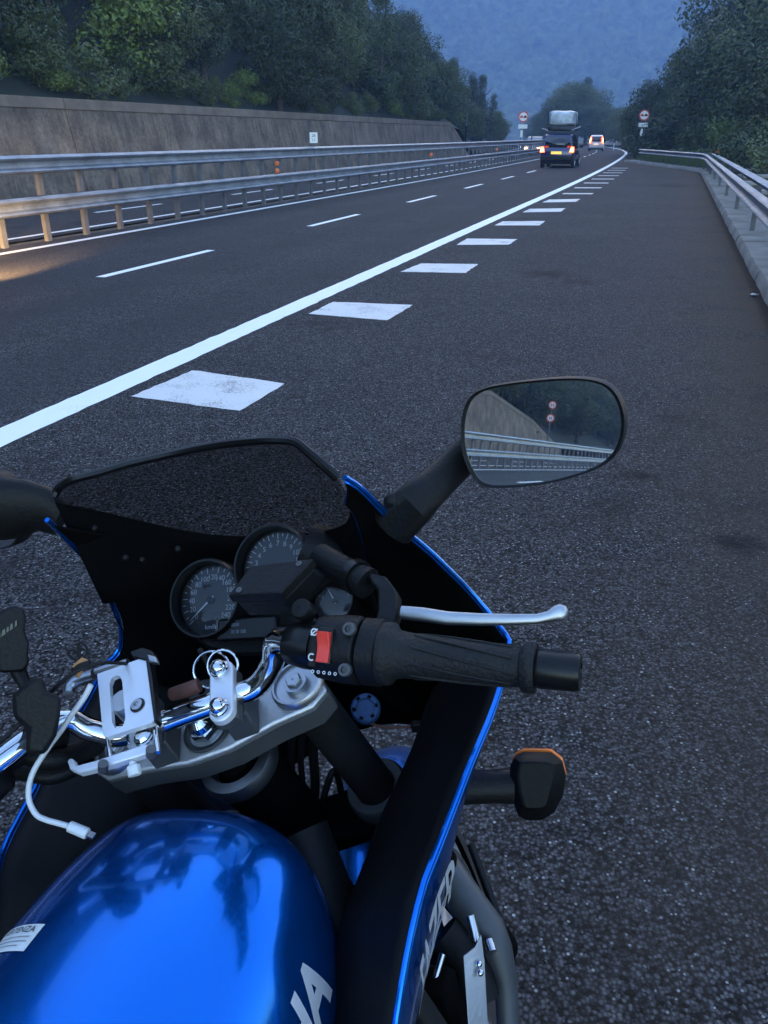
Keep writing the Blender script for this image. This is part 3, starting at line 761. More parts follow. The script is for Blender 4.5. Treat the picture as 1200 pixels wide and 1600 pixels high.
# ------------------------------------------------------------------ signs, poles
def up_at(px, D, z): x = (px - 600) / F_PX * D; return Vector((x, (D + 0) / CP - (HCAM) * SP / CP * 0 , z))
def no_overtaking(p, h, label, hd, plate=True):
    t = thing('road_sign', label, 'road sign', p)
    X = Vector((math.cos(hd), math.sin(hd), 0)); N = Vector((X.y, -X.x, 0)); Z = Vector((0, 0, 1)); c = p + Z * h
    for sx in (-.12, .12):
        mb = MB(); mb.cyl(p + X * sx + Z * -.3 - N * .04, p + X * sx + Z * (h + .2) - N * .04, .024, n=10); mb.build('pole', M['galvd'], t)
    rr = .34
    mb = MB(); mb.lathe(c, N, [(.001, -.012), (rr, -.012), (rr, 0), (.001, 0)], 32); mb.build('sign_plate', M['signwhite'], t)
    mb = MB(); mb.lathe(c, N, [(rr * .78, .001), (rr * .78, .006), (rr * .995, .006), (rr * .995, .001)], 32); mb.build('red_ring', M['signred'], t)
    def carpic(cx, m):
        s = .115; pts = [(-1, -.55), (-.6, -.55), (-.6, -.8), (-.35, -.8), (-.35, -.55), (.35, -.55), (.35, -.8), (.6, -.8), (.6, -.55), (1, -.55), (1, .05), (.75, .15), (.5, .7), (-.5, .7), (-.75, .15), (-1, .05)]
        mb = MB(); mb.prism([c + X * (cx + a * s) + Z * (bb * s) + N * .002 for a, bb in pts], N * .004); mb.build('car_symbol', m, t, smooth=0)
    carpic(-.125, M['signred']); carpic(.125, M['signblack'])
    if plate:
        mb = MB(); mb.box(c - Z * .60 - N * 0, (.62, .012, .26), Matrix.Rotation(hd, 3, 'Z')); mb.build('sign_plate', M['signwhite'], t)
        mb = MB(); mb.box(c - Z * 1.05 - X * .06, (.16, .012, .42), Matrix.Rotation(hd, 3, 'Z')); mb.build('sign_plate', M['signwhite'], t)
    return t
no_overtaking(up_at(816, 57, 0), 2.72, 'red ringed no overtaking sign in the median behind the double guardrail', R(-6))
no_overtaking(up_at(1003, 57, 0), 2.82, 'red ringed no overtaking sign past the right guardrail by the trees', R(-22))
# marker plate on the median rail
p = up_at(490, 22.3, 1.3)
t = thing('marker_plate', 'small white distance marker plate above the median guardrail', 'road sign', p)
mb = MB(); mb.cyl(p + Vector((0, 0, -.9)), p + Vector((0, 0, .3)), .016, n=10); mb.build('pole', M['galvd'], t)
c = p + Vector((0, -.02, .20)); mb = MB(); mb.box(c, (.21, .012, .26)); mb.build('sign_plate', M['signwhite'], t)
for txt, dz in (('28', .05), ('11', -.06)):
    text_on(txt, .10, lambda a, bb, dz=dz: c + Vector((a, -.008, bb + dz)), 'lettering', M['signblack'], t)
# thin poles
p = up_at(727, 62, 0)
t = thing('pole', 'thin upright pole before the end of the retaining wall', 'pole', p)
mb = MB(); mb.cyl(p, p + Vector((.05, 0, 2.2)), .06, n=10); mb.build('lower_shaft', M['frame'], t)
mb = MB(); mb.cyl(p + Vector((.05, 0, 2.2)), p + Vector((.07, 0, 3.1)), .045, n=10); mb.build('upper_shaft', M['galvd'], t)
p = up_at(831, 66, 0)
t = thing('pole', 'slim grey pole between the left sign and the loaded car', 'pole', p)
mb = MB(); mb.cyl(p, p + Vector((0, 0, 2.6)), .05, n=10); mb.build('shaft', M['galvd'], t); mb = MB(); mb.ball(p + Vector((0, 0, 2.62)), .06); mb.build('cap', M['galvd'], t)
# delineators far away on the verge
for i, (px, D) in enumerate(((945, 104), (961, 98))):
    p = up_at(px, D, 0)
    t = thing('delineator', ['white marker post on the grassy verge beside the far car', 'white marker post on the grassy verge nearer the bend'][i], 'marker post', p, 'marker posts on the verge')
    mb = MB(); mb.cyl(p, p + Vector((0, 0, .75)), .05, n=8); mb.build('post', M['signwhite'], t)
    mb = MB(); mb.cyl(p + Vector((0, 0, .75)), p + Vector((0, 0, .95)), .052, .04, n=8); mb.build('cap', M['signblack'], t)
# two round signs behind us (in the mirror)
p = rd(-62, WALL_T + .5, 0, False)
t = thing('road_sign', 'pole with two round red ringed signs beside the wall end, seen in the mirror', 'road sign', p)
mb = MB(); mb.cyl(p, p + Vector((0, 0, 4.5)), .05, n=10); mb.build('pole', M['galvd'], t)
N = (Vector((0, 0, 0)) - p); N.z = 0; N.normalize()
for z in (4.2, 3.15):
    c = p + Vector((0, 0, z)) + N * .08
    mb = MB(); mb.lathe(c, N, [(.001, 0), (.32, 0), (.32, .02), (.001, .02)], 28); mb.build('sign_plate', M['signwhite'], t)
    mb = MB(); mb.lathe(c, N, [(.24, .021), (.24, .028), (.318, .028), (.318, .021)], 28); mb.build('red_ring', M['signred'], t)
    for a_ in (-.07, .07):
        mb = MB(); X_ = Vector((-N.y, N.x, 0)); mb.add([c + N * .026 + X_ * (a_ + q_[0]) + Vector((0, 0, q_[1])) for q_ in ((-.035, -.1), (.035, -.1), (.035, .1), (-.035, .1))], [(0, 1, 2, 3)]); mb.build('sign_mark', M['signblack'], t, smooth=0)

# ------------------------------------------------------------------ cars
def car(name, label, cat, p, hd, paint, W=1.78, H=1.62, L=4.3, boxy=.8, tail=None, head=None, tallamp=False, plate='plate'):
    m = Matrix.Translation(p) @ Matrix.Rotation(hd - R(90), 4, 'Z')      # local: x right, y forward
    t = thing(name, label, cat, m)
    V = lambda x, y, z: m @ Vector((x, y, z))
    y0 = -L / 2
    zb, zw = .28, H * .56
    st = [(0.00, .42, zw * .93, None, .86), (.05, .30, zw, None, .93), (.30, zb, zw * 1.01, None, .98), (.30 * L, zb, zw, None, 1.), (.60 * L, zb, zw * .98, None, 1.), (.76 * L, zb, zw * .94, None, .98), (.93 * L, .30, zw * .80, None, .93), (L, .40, zw * .62, None, .80)]
    rings = []
    for y, z0, z1, _, k in st:
        w_ = W / 2 * k
        half = [(w_ * .86, z0), (w_ * .97, z0 + .10), (w_, lerp(z0, z1, .5)), (w_ * .97, z1 - .06), (w_ * .90, z1)]
        rings.append([V(x, y0 + y, z) for x, z in half] + [V(-x, y0 + y, z) for x, z in half[::-1]])
    mb = MB(); mb.loft(rings, True, True); mb.build('body', paint, t, smooth=45)
    # greenhouse
    wb, wr = W / 2 * .90, W / 2 * .74
    gs = [(.04 + .02, zw - .02, wb * .97), (.10 + .25 * (1 - boxy), zw + .22, wb * .93), (.20 + .55 * (1 - boxy), H - .10, wr * 1.02), (.42 + .6 * (1 - boxy), H, wr), (L * .5, H + .015, wr), (L * .58, H - .03, wr), (L * .74, zw - .03, wb * .97)]
    rings = []
    for y, z, w_ in gs:
        rings.append([V(-w_, y0 + y, z), V(-w_ * .9, y0 + y, z + .025), V(w_ * .9, y0 + y, z + .025), V(w_, y0 + y, z)])
    rr = []
    for y, z, w_ in gs: rr.append((y, z, w_))
    # roof shell as prism side profile with inward tilt
    prof = [(.06, zw - .04)] + [(y, z) for y, z, _ in gs[1:6]] + [(L * .74, zw - .04)]
    left = []; right = []
    for y, z in prof:
        k = (z - zw) / (H - zw); x = lerp(wb, wr, max(0, k)); left.append(V(-x, y0 + y, z)); right.append(V(x, y0 + y, z))
    mb = MB(); nn = len(prof); mb.add(left + right, [tuple(range(nn)), tuple(range(nn, 2 * nn))[::-1]] + [(i, i + 1, i + 1 + nn, i + nn) for i in range(nn - 1)] + [(nn - 1, 0, nn, 2 * nn - 1)])
    mb.build('roof', paint, t, bevel=.04, smooth=45)
    # rear window
    (ya, za), (yb, zb2) = prof[1], prof[2]
    def gp(f, x): 
        y = lerp(prof[0][0], prof[2][0], f) ; z = lerp(prof[0][1], prof[2][1], f)
        # follow the two rear facets
        if z < za: k = (z - prof[0][1]) / (za - prof[0][1]); y = lerp(prof[0][0], ya, k)
        else: k = (z - za) / (zb2 - za); y = lerp(ya, yb, k)
        kx = (z - zw) / (H - zw); return V(x * lerp(wb, wr, max(0, kx)), y0 + y - .012, z)
    rows = [[gp(f, x) for x in (-.86, 0, .86)] for f in (.16, .5, .93)]
    mb = MB(); mb.grid(rows); mb.build('rear_window', M['cargls'], t, solid=.012)
    for sgn in (-1, 1):
        q = [(.30, zw + .05), (.46, H - .13), (L * .46, H - .09), (L * .57, H - .12), (L * .68, zw + .05)]
        pts_ = []
        for y, z in q:
            k = (z - zw) / (H - zw); pts_.append(V(sgn * (lerp(wb, wr, k) + .004), y0 + y, z))
        mb = MB(); mb.add(pts_, [tuple(range(5))]); mb.build('side_window', M['cargls'], t, solid=.01, smooth=0)
        mb = MB(); mb.box(V(sgn * (W / 2 + .09), y0 + L * .66, zw + .10), (.18, .10, .14), m.to_3x3()); mb.build('wing_mirror', M['black'], t, bevel=.03)
        for y in (.82, L - .85):
            a = V(sgn * (W / 2 - .20), y0 + y, .31); bb = V(sgn * (W / 2 - .01), y0 + y, .31); ax = (bb - a).normalized()
            mb = MB(); mb.lathe(a, ax, [(.19, .0), (.29, .0), (.315, .03), (.315, .16), (.29, .19), (.19, .19)], 24); wh = mb.build('wheel', M['tyre'], t)
            mb = MB(); mb.lathe(a, ax, [(.001, .15), (.07, .17), (.185, .165), (.19, .19), (.2, .185)], 20); mb.build('rim', M['alugrey'], wh)
        # tail lamps
        if tail:
            if tallamp: lp = [(W / 2 * .74, zw - .12), (W / 2 * .93, zw - .12), (W / 2 * .80, H - .14), (W / 2 * .66, H - .14)]
            else: lp = [(W / 2 * .70, zw - .16), (W / 2 * .97, zw - .18), (W / 2 * .96, zw + .10), (W / 2 * .80, zw + .12)]
            pts_ = [V(sgn * x, y0 - .035 + (.12 if z > zw else 0) * (1 if tallamp else .5), z) for x, z in lp]
            mb = MB(); mb.prism(pts_, m.to_3x3() @ Vector((0, .10, 0))); tl__ = mb.build('tail_light', M[tail], t, bevel=.01)
            mid = sum(pts_, Vector()) / 4; mb = MB(); mb.prism([mid + (p - mid) * .55 + m.to_3x3() @ Vector((0, -.012, 0)) for p in pts_], m.to_3x3() @ Vector((0, .02, 0))); mb.build('bulb_glow', M['tailcore'], tl__)
        else:
            mb = MB(); mb.box(V(sgn * W / 2 * .82, y0 - .01, zw - .05), (.22, .06, .28), m.to_3x3()); mb.build('tail_light', M['signred'], t, bevel=.01)
        lm = M[head] if head else M['signwhite']
        mb = MB(); mb.ball(V(sgn * W / 2 * .66, y0 + L - .08, zw * .66), .12, sc=(1.5, .9, .75)); mb.build('headlight', lm, t)
    mb = MB(); mb.box(V(0, y0 - .02, .46), (W * .92, .16, .22), m.to_3x3()); mb.build('bumper', paint if tallamp else M['black'], t, bevel=.04)
    mb = MB(); mb.box(V(-.02, y0 - .045, zw * .80), (.54, .02, .13), m.to_3x3()); mb.build('number_plate', M[plate], t)
    mb = MB(); mb.box(V(0, y0 + L * .5, .22), (W * .8, L * .9, .10), m.to_3x3()); mb.build('underbody', M['black'], t)
    mb = MB(); mb.box(V(.12, y0 + .10, H * .60), (.5, .02, .012), m.to_3x3()); mb.build('wiper', M['black'], t)
    return t, V
def on_road(px, py): return ground(px, py)
p = on_road(868, 262.5)
s_, t_ = st_of(p); hd = heading(s_)
fw = Vector((math.cos(hd), math.sin(hd), 0))
t1, V1 = car('people_carrier', 'dark blue people carrier with lit tail lamps carrying a wrapped roof load', 'car', p + fw * 2.15, hd, M['carblue'], 1.80, 1.64, 4.3, .85, 'tailhot')
# roof rack is a part of the car; the bundle rests on it
for y in (-1.2, -.2, .8):
    mb = MB(); mb.tube([V1(-.78, y, 1.60), V1(-.72, y, 1.74), V1(.72, y, 1.74), V1(.78, y, 1.60)], .022, 8); mb.build('roof_bar', M['galvd'], t1)
for sx in (-.70, .70):
    mb = MB(); mb.tube([V1(sx, -1.75, 1.77), V1(sx, 1.2, 1.77)], .02, 8); mb.build('roof_rail', M['galvd'], t1)
base = V1(0, -.2, 1.78); mL = Matrix.Translation(base) @ Matrix.Rotation(hd - R(90), 4, 'Z')
t = thing('roof_load', 'bulky roof luggage bundle wrapped in pale milky film on the dark car', 'luggage', mL)
def lump(sx, sy, sz, z0, seed, nv=26, amp=.07):
    rows = []; nh = 12
    for i in range(nh + 1):
        ph = -math.pi / 2 + math.pi * i / nh; row = []
        for j in range(nv):
            th = 2 * math.pi * j / nv
            e = lambda c_, k: math.copysign(abs(c_) ** k, c_)
            x = e(math.cos(ph), .35) * e(math.cos(th), .45); y = e(math.cos(ph), .35) * e(math.sin(th), .45); z = e(math.sin(ph), .4)
            q = Vector((x * sx, y * sy, z * sz)); dn_ = noise.noise(q * 3.2 + Vector((seed, 0, 0))) * amp * 1.6 + noise.noise(q * 8 + Vector((0, seed, 0))) * amp * .6
            q = q * (1 + dn_); row.append(mL @ (q + Vector((0, 0, z0))))
        rows.append(row)
    return rows
mb = MB(); mb.loft(lump(.70, 1.05, .37, .60, 3), True, True); mb.build('wrapped_bundle', M['tarp'], t)
mb = MB(); mb.loft(lump(.74, 1.15, .13, .13, 9), True, True); mb.build('flat_bag', M['load'], t)
for y in (-.55, .35):
    mb = MB(); mb.tube([mL @ Vector((x, y, z)) for x, z in ((-.78, .0), (-.745, .5), (-.66, .97), (0, 1.02), (.66, .97), (.745, .5), (.78, 0))], .014, 6); mb.build('strap', M['load'], t)
for sx in (-1, 1):
    mb = MB(); mb.cyl(mL @ Vector((sx * .60, -1.45, .02)), mL @ Vector((sx * 1.0, -.7, .20 if sx > 0 else .12)), .022, n=8); mb.build('tent_pole', M['alu'], t)

p = on_road(930.5, 236.5); s_, t_ = st_of(p); hd = heading(s_); fw = Vector((math.cos(hd), math.sin(hd), 0))
car('small_car', 'pale small car far ahead with tall glowing brake lamps at the bend', 'car', p + fw * 1.8, hd, M['carwhite'], 1.62, 1.60, 3.6, .9, 'tailhot', None, True, 'platew')
s_ = 82; hd = heading(s_) + math.pi
car('oncoming_car', 'oncoming car behind the median guardrail with one headlamp showing', 'car', rd(s_, -11.35, 0), hd, M['cargrey'], 1.7, 1.46, 4.0, .5, None, 'head')
# car passing just outside the left of the frame, its headlamps light the rail
s_ = 4.8; hd = heading(s_)
tc_, Vc = car('passing_car', 'grey car passing in the left lane with its headlamps on', 'car', rd(s_, -7.55, 0), hd, M['cargrey'], 1.72, 1.46, 4.1, .5, None, 'head')
for sx in (-1, 1):
    ld = bpy.data.lights.new('headlamp_beam', 'SPOT'); lo = bpy.data.objects.new('headlamp_beam', ld); C.objects.link(lo)
    ld.energy = 330; ld.color = (1, .58, .22); ld.spot_size = R(40); ld.spot_blend = .7; ld.shadow_soft_size = .08
    a = Vc(sx * .57, 2.25, .62); b = Vc(sx * .57 - 1.9, 2.25 + 3.2, -.20)
    lo.parent = tc_; lo.matrix_local = ROOTM[tc_.name].inverted() @ (Matrix.Translation(a) @ (b - a).to_track_quat('-Z', 'Y').to_matrix().to_4x4())

# litter by the kerb
for i, (px, py, s_) in enumerate(((1177, 463, .05), (1110, 288, .09))):
    p = ground(px, py)
    t = thing('paper_scrap', ['crumpled white paper scrap at the foot of the nearer kerb', 'small white paper scrap by the far corner of the kerb'][i], 'litter', p, 'paper scraps at the kerb')
    mb = MB(); pts_ = [[p + Vector(((a - 1.5) * s_ * .5 + random.gauss(0, .004), (bb - 1.5) * s_ * .5, .008 + random.random() * s_ * .55)) for a in range(4)] for bb in range(4)]
    mb.grid(pts_); mb.build('scrap', M['paper'], t, solid=.002, smooth=0)
#BIKE#
# ================================================================== MOTORCYCLE
TH, PH, LAT = R(18), R(15), .50
BF = Vector((math.sin(TH), math.cos(TH), 0)); r0_ = Vector((math.cos(TH), -math.sin(TH), 0)); ZZ = Vector((0, 0, 1))
BR = r0_ * math.cos(PH) + ZZ * math.sin(PH); BU = ZZ * math.cos(PH) - r0_ * math.sin(PH)
BO = r0_ * ((CAM.dot(BR) - LAT) / r0_.dot(BR))
BM = Matrix(((BR.x, BF.x, BU.x, BO.x), (BR.y, BF.y, BU.y, BO.y), (BR.z, BF.z, BU.z, BO.z), (0, 0, 0, 1)))
BMI = BM.inverted(); B3 = BM.to_3x3(); B3I = B3.inverted()
CB = BMI @ CAM                                        # the camera in bike space (x right, y forward, z up)
def W(*q): return BM @ Vector(q if len(q) == 3 else q[0])
def WS(qs): return [BM @ Vector(q) for q in qs]
def bl(px, py, lat):                                  # the point of the bike seen there, at that distance off its centre plane
    r = B3I @ ray(px, py); return CB + r * ((lat - CB.x) / r.x)
def bd(px, py, d): return CB + (B3I @ ray(px, py)) * d
RAKE = R(24); STEER = R(20)
AZ = Vector((0, -math.sin(RAKE), math.cos(RAKE)))
SO = bl(325, 1140, 0)                                 # head of the steering stem
_x0 = Vector((1, 0, 0)); _y0 = AZ.cross(_x0)
AX = _x0 * math.cos(STEER) + _y0 * math.sin(STEER); AY = AZ.cross(AX)
def S(x, y, z): return SO + AX * x + AY * y + AZ * z   # steering space -> bike space
def sh(px, py, h):                                    # seen point on the plane h above the top yoke
    r = B3I @ ray(px, py); return CB + r * ((SO + AZ * h - CB).dot(AZ) / r.dot(AZ))
def mir(q): return Vector((-q.x, q.y, q.z))
bike = thing('motorcycle', 'blue sports tourer motorcycle with half fairing leaning on its side stand in the lay-by', 'motorcycle', BM)

# ---- fuel tank
TY = [-.02, .05, .14, .23, .33, .41, .468, .508, .532, .542]
TW = [.092, .110, .132, .146, .151, .149, .139, .121, .094, .056]
TZ = [.950, .972, .990, 1.004, 1.012, 1.016, 1.014, 1.006, .985, .950]
TB = [.80, .78, .76, .75, .745, .75, .765, .80, .84, .88]
def tlook(tab, y):
    y = max(TY[0], min(TY[-1], y))
    for i in range(len(TY) - 1):
        if y <= TY[i + 1]:
            k = (y - TY[i]) / (TY[i + 1] - TY[i]); 
            m0 = (tab[i + 1] - tab[max(0, i - 1)]) / (TY[i + 1] - TY[max(0, i - 1)]) * (TY[i + 1] - TY[i])
            m1 = (tab[min(len(TY) - 1, i + 2)] - tab[i]) / (TY[min(len(TY) - 1, i + 2)] - TY[i]) * (TY[i + 1] - TY[i])
            return tab[i] * (2 * k ** 3 - 3 * k * k + 1) + m0 * (k ** 3 - 2 * k * k + k) + tab[i + 1] * (-2 * k ** 3 + 3 * k * k) + m1 * (k ** 3 - k * k)
    return tab[-1]
def tank_pt(y, a):                                    # a: 0 right edge .. pi left edge, over the top
    wd, zt, zb = tlook(TW, y), tlook(TZ, y), tlook(TB, y)
    c, s_ = math.cos(a), math.sin(a); e = .72
    x = wd * math.copysign(abs(c) ** e, c); h = (zt - zb)
    if s_ >= 0: z = zb + h * .42 + h * .58 * (s_ ** .78)
    else: z = zb + h * .42 * (1 - abs(s_) ** .9); x *= 1 - .25 * abs(s_)
    x *= 1 + 0 * y
    return Vector((x, y, z))
rows = []
ys = [TY[0] + (TY[-1] - TY[0]) * (1 - (1 - i / 46) ** 1.7) for i in range(47)]
for y in ys: rows.append(WS([tank_pt(y, 2 * math.pi * j / 72) for j in range(72)]))
mb = MB(); mb.loft(rows, True, True); tank = mb.build('fuel_tank', M['blue'], bike, smooth=75)
def tank_n(y, a):
    p = tank_pt(y, a); u = tank_pt(y + .004, a) - tank_pt(y - .004, a); v = tank_pt(y, a + .01) - tank_pt(y, a - .01)
    n_ = u.cross(v).normalized(); return -n_ if n_.dot(p - Vector((0, y, .87))) < 0 else n_
def on_tank(y, a, off=.0007): return W(tank_pt(y, a) + tank_n(y, a) * off)
text_on('YAMAHA', .058, lambda x, y: on_tank(.322 + x * 1.0 + y * .05, .16 + y * 7.2 + x * .3, .0009), 'maker_lettering', M['silver'], tank, subdiv=.008, spacing=.95, bold=.0022)
def label_grid(fn, w_, h_, n1=8, n2=5): return [[fn(lerp(-w_ / 2, w_ / 2, i / n1), lerp(-h_ / 2, h_ / 2, j / n2)) for i in range(n1 + 1)] for j in range(n2 + 1)]
# sticker on the left shoulder of the tank, reading towards the rider
st0 = bl(15, 1512, -.10)
SY = st0.y
def sticker(x, y, off=.0008): return on_tank(SY + y * .95 - x * .10, 2.02 - x * 8.0 - y * .4, off)
mb = MB(); mb.grid(label_grid(sticker, .062, .026)); stk = mb.build('warning_sticker', M['paper'], tank, smooth=0)
text_on('AVVERTENZA', .0085, lambda x, y: sticker(x, y + .0075, .0013), 'lettering', M['signblack'], stk)
for k_ in range(3):
    mb = MB(); mb.grid([[sticker(x, .0005 - k_ * .0042 + dy, .0013) for x in [lerp(-.027, .026 - .006 * (k_ == 2), i / 8) for i in range(9)]] for dy in (-.0005, .0005)]); mb.build('print_line', M['grey'], stk, smooth=0)

# clear protective film on the left shoulder, its edges showing as pale scuffed lines
for y0_, a0_, y1_, a1_ in ((.30, 2.66, .50, 2.18), (.22, 2.60, .44, 2.40), (.26, 2.78, .42, 2.52), (.34, 2.44, .46, 2.20)):
    mb = MB(); mb.grid([[on_tank(lerp(y0_, y1_, i / 14), lerp(a0_, a1_, i / 14) + d_ + .012 * math.sin(i * .7), .0006) for d_ in (-.006, .006)] for i in range(15)]); mb.build('film_edge', M['filmedge'], tank, smooth=0)
# ---- seat and tail behind, out of the frame but there
rows = []
for y, wd, zt in ((.02, .09, .90), (-.08, .12, .86), (-.22, .14, .84), (-.38, .13, .87), (-.55, .11, .92), (-.70, .08, .95)):
    rows.append(WS([(x * wd, y, zt + z) for x, z in ((1, -.07), (1, -.02), (.7, .0), (0, .012), (-.7, 0), (-1, -.02), (-1, -.07))]))
mb = MB(); mb.loft(rows, True, True); mb.build('seat', M['black'], bike)
rows = []
for y, wd, zt, zb in ((-.05, .11, .80, .70), (-.3, .13, .80, .70), (-.55, .11, .86, .78), (-.82, .07, .93, .88)):
    rows.append(WS([(wd, y, zb), (wd * 1.02, y, zt), (wd * .6, y, zt + .02), (-wd * .6, y, zt + .02), (-wd * 1.02, y, zt), (-wd, y, zb)]))
mb = MB(); mb.loft(rows, True, True); mb.build('tail_fairing', M['blue'], bike)

# ---- fairing: rim traced on the right side, mirrored to the left
RIM = [(540, 748, .18), (565, 764, .186), (590, 789, .19), (617, 815, .195), (640, 836, .20), (672, 862, .212), (702, 891, .224), (733, 922, .236), (764, 958, .25), (785, 985, .262), (797, 1003, .272),
       (794, 1025, .272), (787, 1054, .270), (779, 1085, .268), (762, 1132, .264), (738, 1188, .258), (716, 1245, .25), (688, 1318, .243), (664, 1378, .236), (648, 1440, .23), (637, 1492, .225), (625, 1560, .22), (614, 1640, .213), (606, 1720, .205)]
rim = [bl(*q) for q in RIM]; rim = spline(rim, 3)
nR = len(rim)
def rim_u(i): return i / (nR - 1)
def skin_rows(side):
    rows = []
    for i, q in enumerate(rim):
        u = rim_u(i)
        f = smooth01((u - .40) / .12)                 # 0 on the front cowl, 1 on the rear wing
        offs_f = [(0, 0, 0), (-.002, .008, -.008), (-.022, .05, -.04), (-.055, .10, -.10), (-.10, .14, -.17), (-.15, .16, -.25)]
        k2 = 1 - smooth01((u - .60) / .18)
        offs_w = [(.0006, 0, -.0025), (.0006, .001, -.006), (-.003 - .012 * k2, .004, -.035), (-.022 - .035 * k2, .010, -.10), (-.085 - .03 * k2, .03, -.18), (-.14, .05, -.25)]
        row = []
        for a, b_ in zip(offs_f, offs_w):
            o_ = [lerp(x, y, f) for x, y in zip(a, b_)]
            if side < 0:
                f3 = smooth01((u - .52) / .12); kk_ = len(row); o_ = [lerp(c_, d_, f3) for c_, d_ in zip((.001 * kk_, .001 * kk_, -.003 * kk_), o_)]
            p = q + Vector(o_) * (.12 + .88 * smooth01(u / (.22 if side > 0 else .10))); p.x = max(p.x, .02)
            row.append(W(p if side > 0 else mir(p)))
        rows.append(row)
    return rows
fair = None
for sd in (1, -1):
    mb = MB(); mb.grid(skin_rows(sd)); me = bpy.data.meshes.new('fairing_side')
    me.from_pydata([BMI @ p for p in mb.v], [], mb.f); me.update()
    if sum(p.normal.x for p in me.polygons) * sd < 0: me.flip_normals()
    me.materials.append(M['blue']); me.materials.append(M['blackin'])
    me.polygons.foreach_set('use_smooth', [True] * len(me.polygons))
    o = bpy.data.objects.new('fairing_side', me); C.objects.link(o); o.parent = bike
    q = o.modifiers.new('solid', 'SOLIDIFY'); q.thickness = .004; q.offset = -1; q.material_offset = 1; q.material_offset_rim = 0
    if sd > 0: fair = o
# bead along the rim
for sd in (1, -1):
    mb = MB(); mb.tube([W((p if sd > 0 else mir(p)) + Vector((-.0005 * sd, 0, .0015))) for p in rim[::2]], .0028, 8); mb.build('fairing_rim', M['blue'], bike)
# nose closing the cowl ahead of the screen
rows = []
for i in range(0, 17):
    q = rim[min(i * 2, 30)]
    y1 = q.y + .17; 
    rows.append(WS([(lerp(-1, 1, j / 12) * max(.02, (q.x - .10)), q.y + .08 + .14 * (1 - (lerp(-1, 1, j / 12)) ** 2), q.z - .27 + .01 * (1 - lerp(-1, 1, j / 12) ** 2)) for j in range(13)]))
mb = MB(); mb.grid(rows); mb.build('fairing_nose', M['blackin'], bike, solid=.003, smooth=70)
mb = MB(); mb.grid([[p + (W(0, .3, 1.35) - p).normalized() * .009 for p in row] for row in rows]); mb.build('nose_lining', M['blackin'], bike, smooth=70)
hl = [W(.10 * math.cos(a) * 1.5, 1.06 - .03 * abs(math.cos(a)), .86 + .075 * math.sin(a)) for a in [2 * math.pi * i / 24 for i in range(24)]]
mb = MB(); mb.prism(hl, B3 @ Vector((0, .03, 0))); mb.build('headlight', M['cargls'], bike, bevel=.008)
# inner liner: matt black bowl between the rims, open at the steering head
def liner(i0, i1, low, name, wmin=0.):
    rows = []
    for i in range(i0, i1 + 1):
        q = rim[i]; row = []
        for j in range(15):
            x = lerp(1, -1, j / 14); d_ = low(rim_u(i)); k_ = (1 - abs(x) ** 2.6)
            row.append(W((q.x - .004) * x, q.y + lerp(.30, .20, rim_u(i) / .45) * k_, q.z - .003 - d_ * k_))
        rows.append(row)
    mb = MB(); mb.grid(rows); return mb.build(name, M['blackin'], bike, solid=.003, smooth=60)
liner(1, 33, lambda u: .20 + .02 * min(1, u / .35), 'cowl_liner')
def wing_liner(sd):
    rows = []
    for i in range(30, nR):
        q = rim[i]; u = (i - 30) / (nR - 31); inner = lerp(.155, .125, smooth01(u * 1.3))
        row = []
        for a, dz, dy in ((0, 0, 0), (.15, -.012, .002), (.5, -.03, .005), (.85, -.055, .006), (1, -.08, .006), (1.0, -.22, .03)):
            p = Vector((lerp(q.x - .004, inner, a), q.y + dy, q.z - .002 + dz)); row.append(W(p if sd > 0 else mir(p)))
        rows.append(row)
    mb = MB(); mb.grid(rows); return mb.build('inner_panel', M['panel'], bike, solid=.003, smooth=50)
for sd in (1, -1): wing_liner(sd)
# side lettering on the right wing
def on_skin(x, y):                                    # x along the panel towards the front, y up
    fi = (nR - 1) * (.815 - x * .80); i = max(0, min(nR - 2, int(fi))); q = rim[i].lerp(rim[i + 1], fi - i)
    v = .052 - y
    tab = [(0, 0, 0, 0), (.0085, .002, .001, -.006), (.045, .001, .004, -.035), (.105, -.022, .010, -.10), (.19, -.085, .03, -.18)]
    for (a, *pa), (b_, *pb) in zip(tab, tab[1:]):
        if v <= b_ or b_ == .19:
            k_ = (v - a) / (b_ - a); o_ = Vector([lerp(s_, e_, k_) for s_, e_ in zip(pa, pb)]); break
    return W(q + o_ + Vector((.0032, 0, .0006)))
text_on('FAZER', .066, on_skin, 'model_lettering', M['grey'], fair, subdiv=.012, shear=.45, spacing=.92, bold=.001)

# ---- windscreen
top = [(84, 775, -.185), (92, 762, -.178), (112, 750, -.150), (157, 738, -.12), (200, 725, -.095), (265, 710, -.05), (330, 697, .005), (400, 688.5, .068), (440, 688, .098), (462, 691, .114), (478, 703, .125), (500, 722, .138), (527, 747, .150)]
bot = [(86, 785, -.19), (100, 788, -.185), (130, 793, -.172), (170, 802, -.158), (220, 814, -.138), (280, 828, -.112), (330, 836, -.078), (380, 839, -.043), (430, 838, -.005), (480, 834, .042), (515, 828, .098), (540, 818, .130), (549, 800, .143), (547, 778, .148)]
tp = resample(spline([bl(*q) for q in top], 4), 40); bt = resample(spline([bl(*q) for q in bot], 4), 40)
cen = sum((a + b_ for a, b_ in zip(tp, bt)), Vector()) / 80
rows = []
for k_ in range(9):
    t_ = k_ / 8; row = []
    for i in range(40):
        x = 2 * i / 39 - 1; p = bt[i].lerp(tp[i], t_); b_ = math.sin(math.pi * t_) * (1 - x * x) * .014
        row.append(W(p + Vector((0, b_, b_ * .4))))
    rows.append(row)
mb = MB(); mb.grid(rows); scr = mb.build('windscreen', M['screen'], bike, smooth=70)
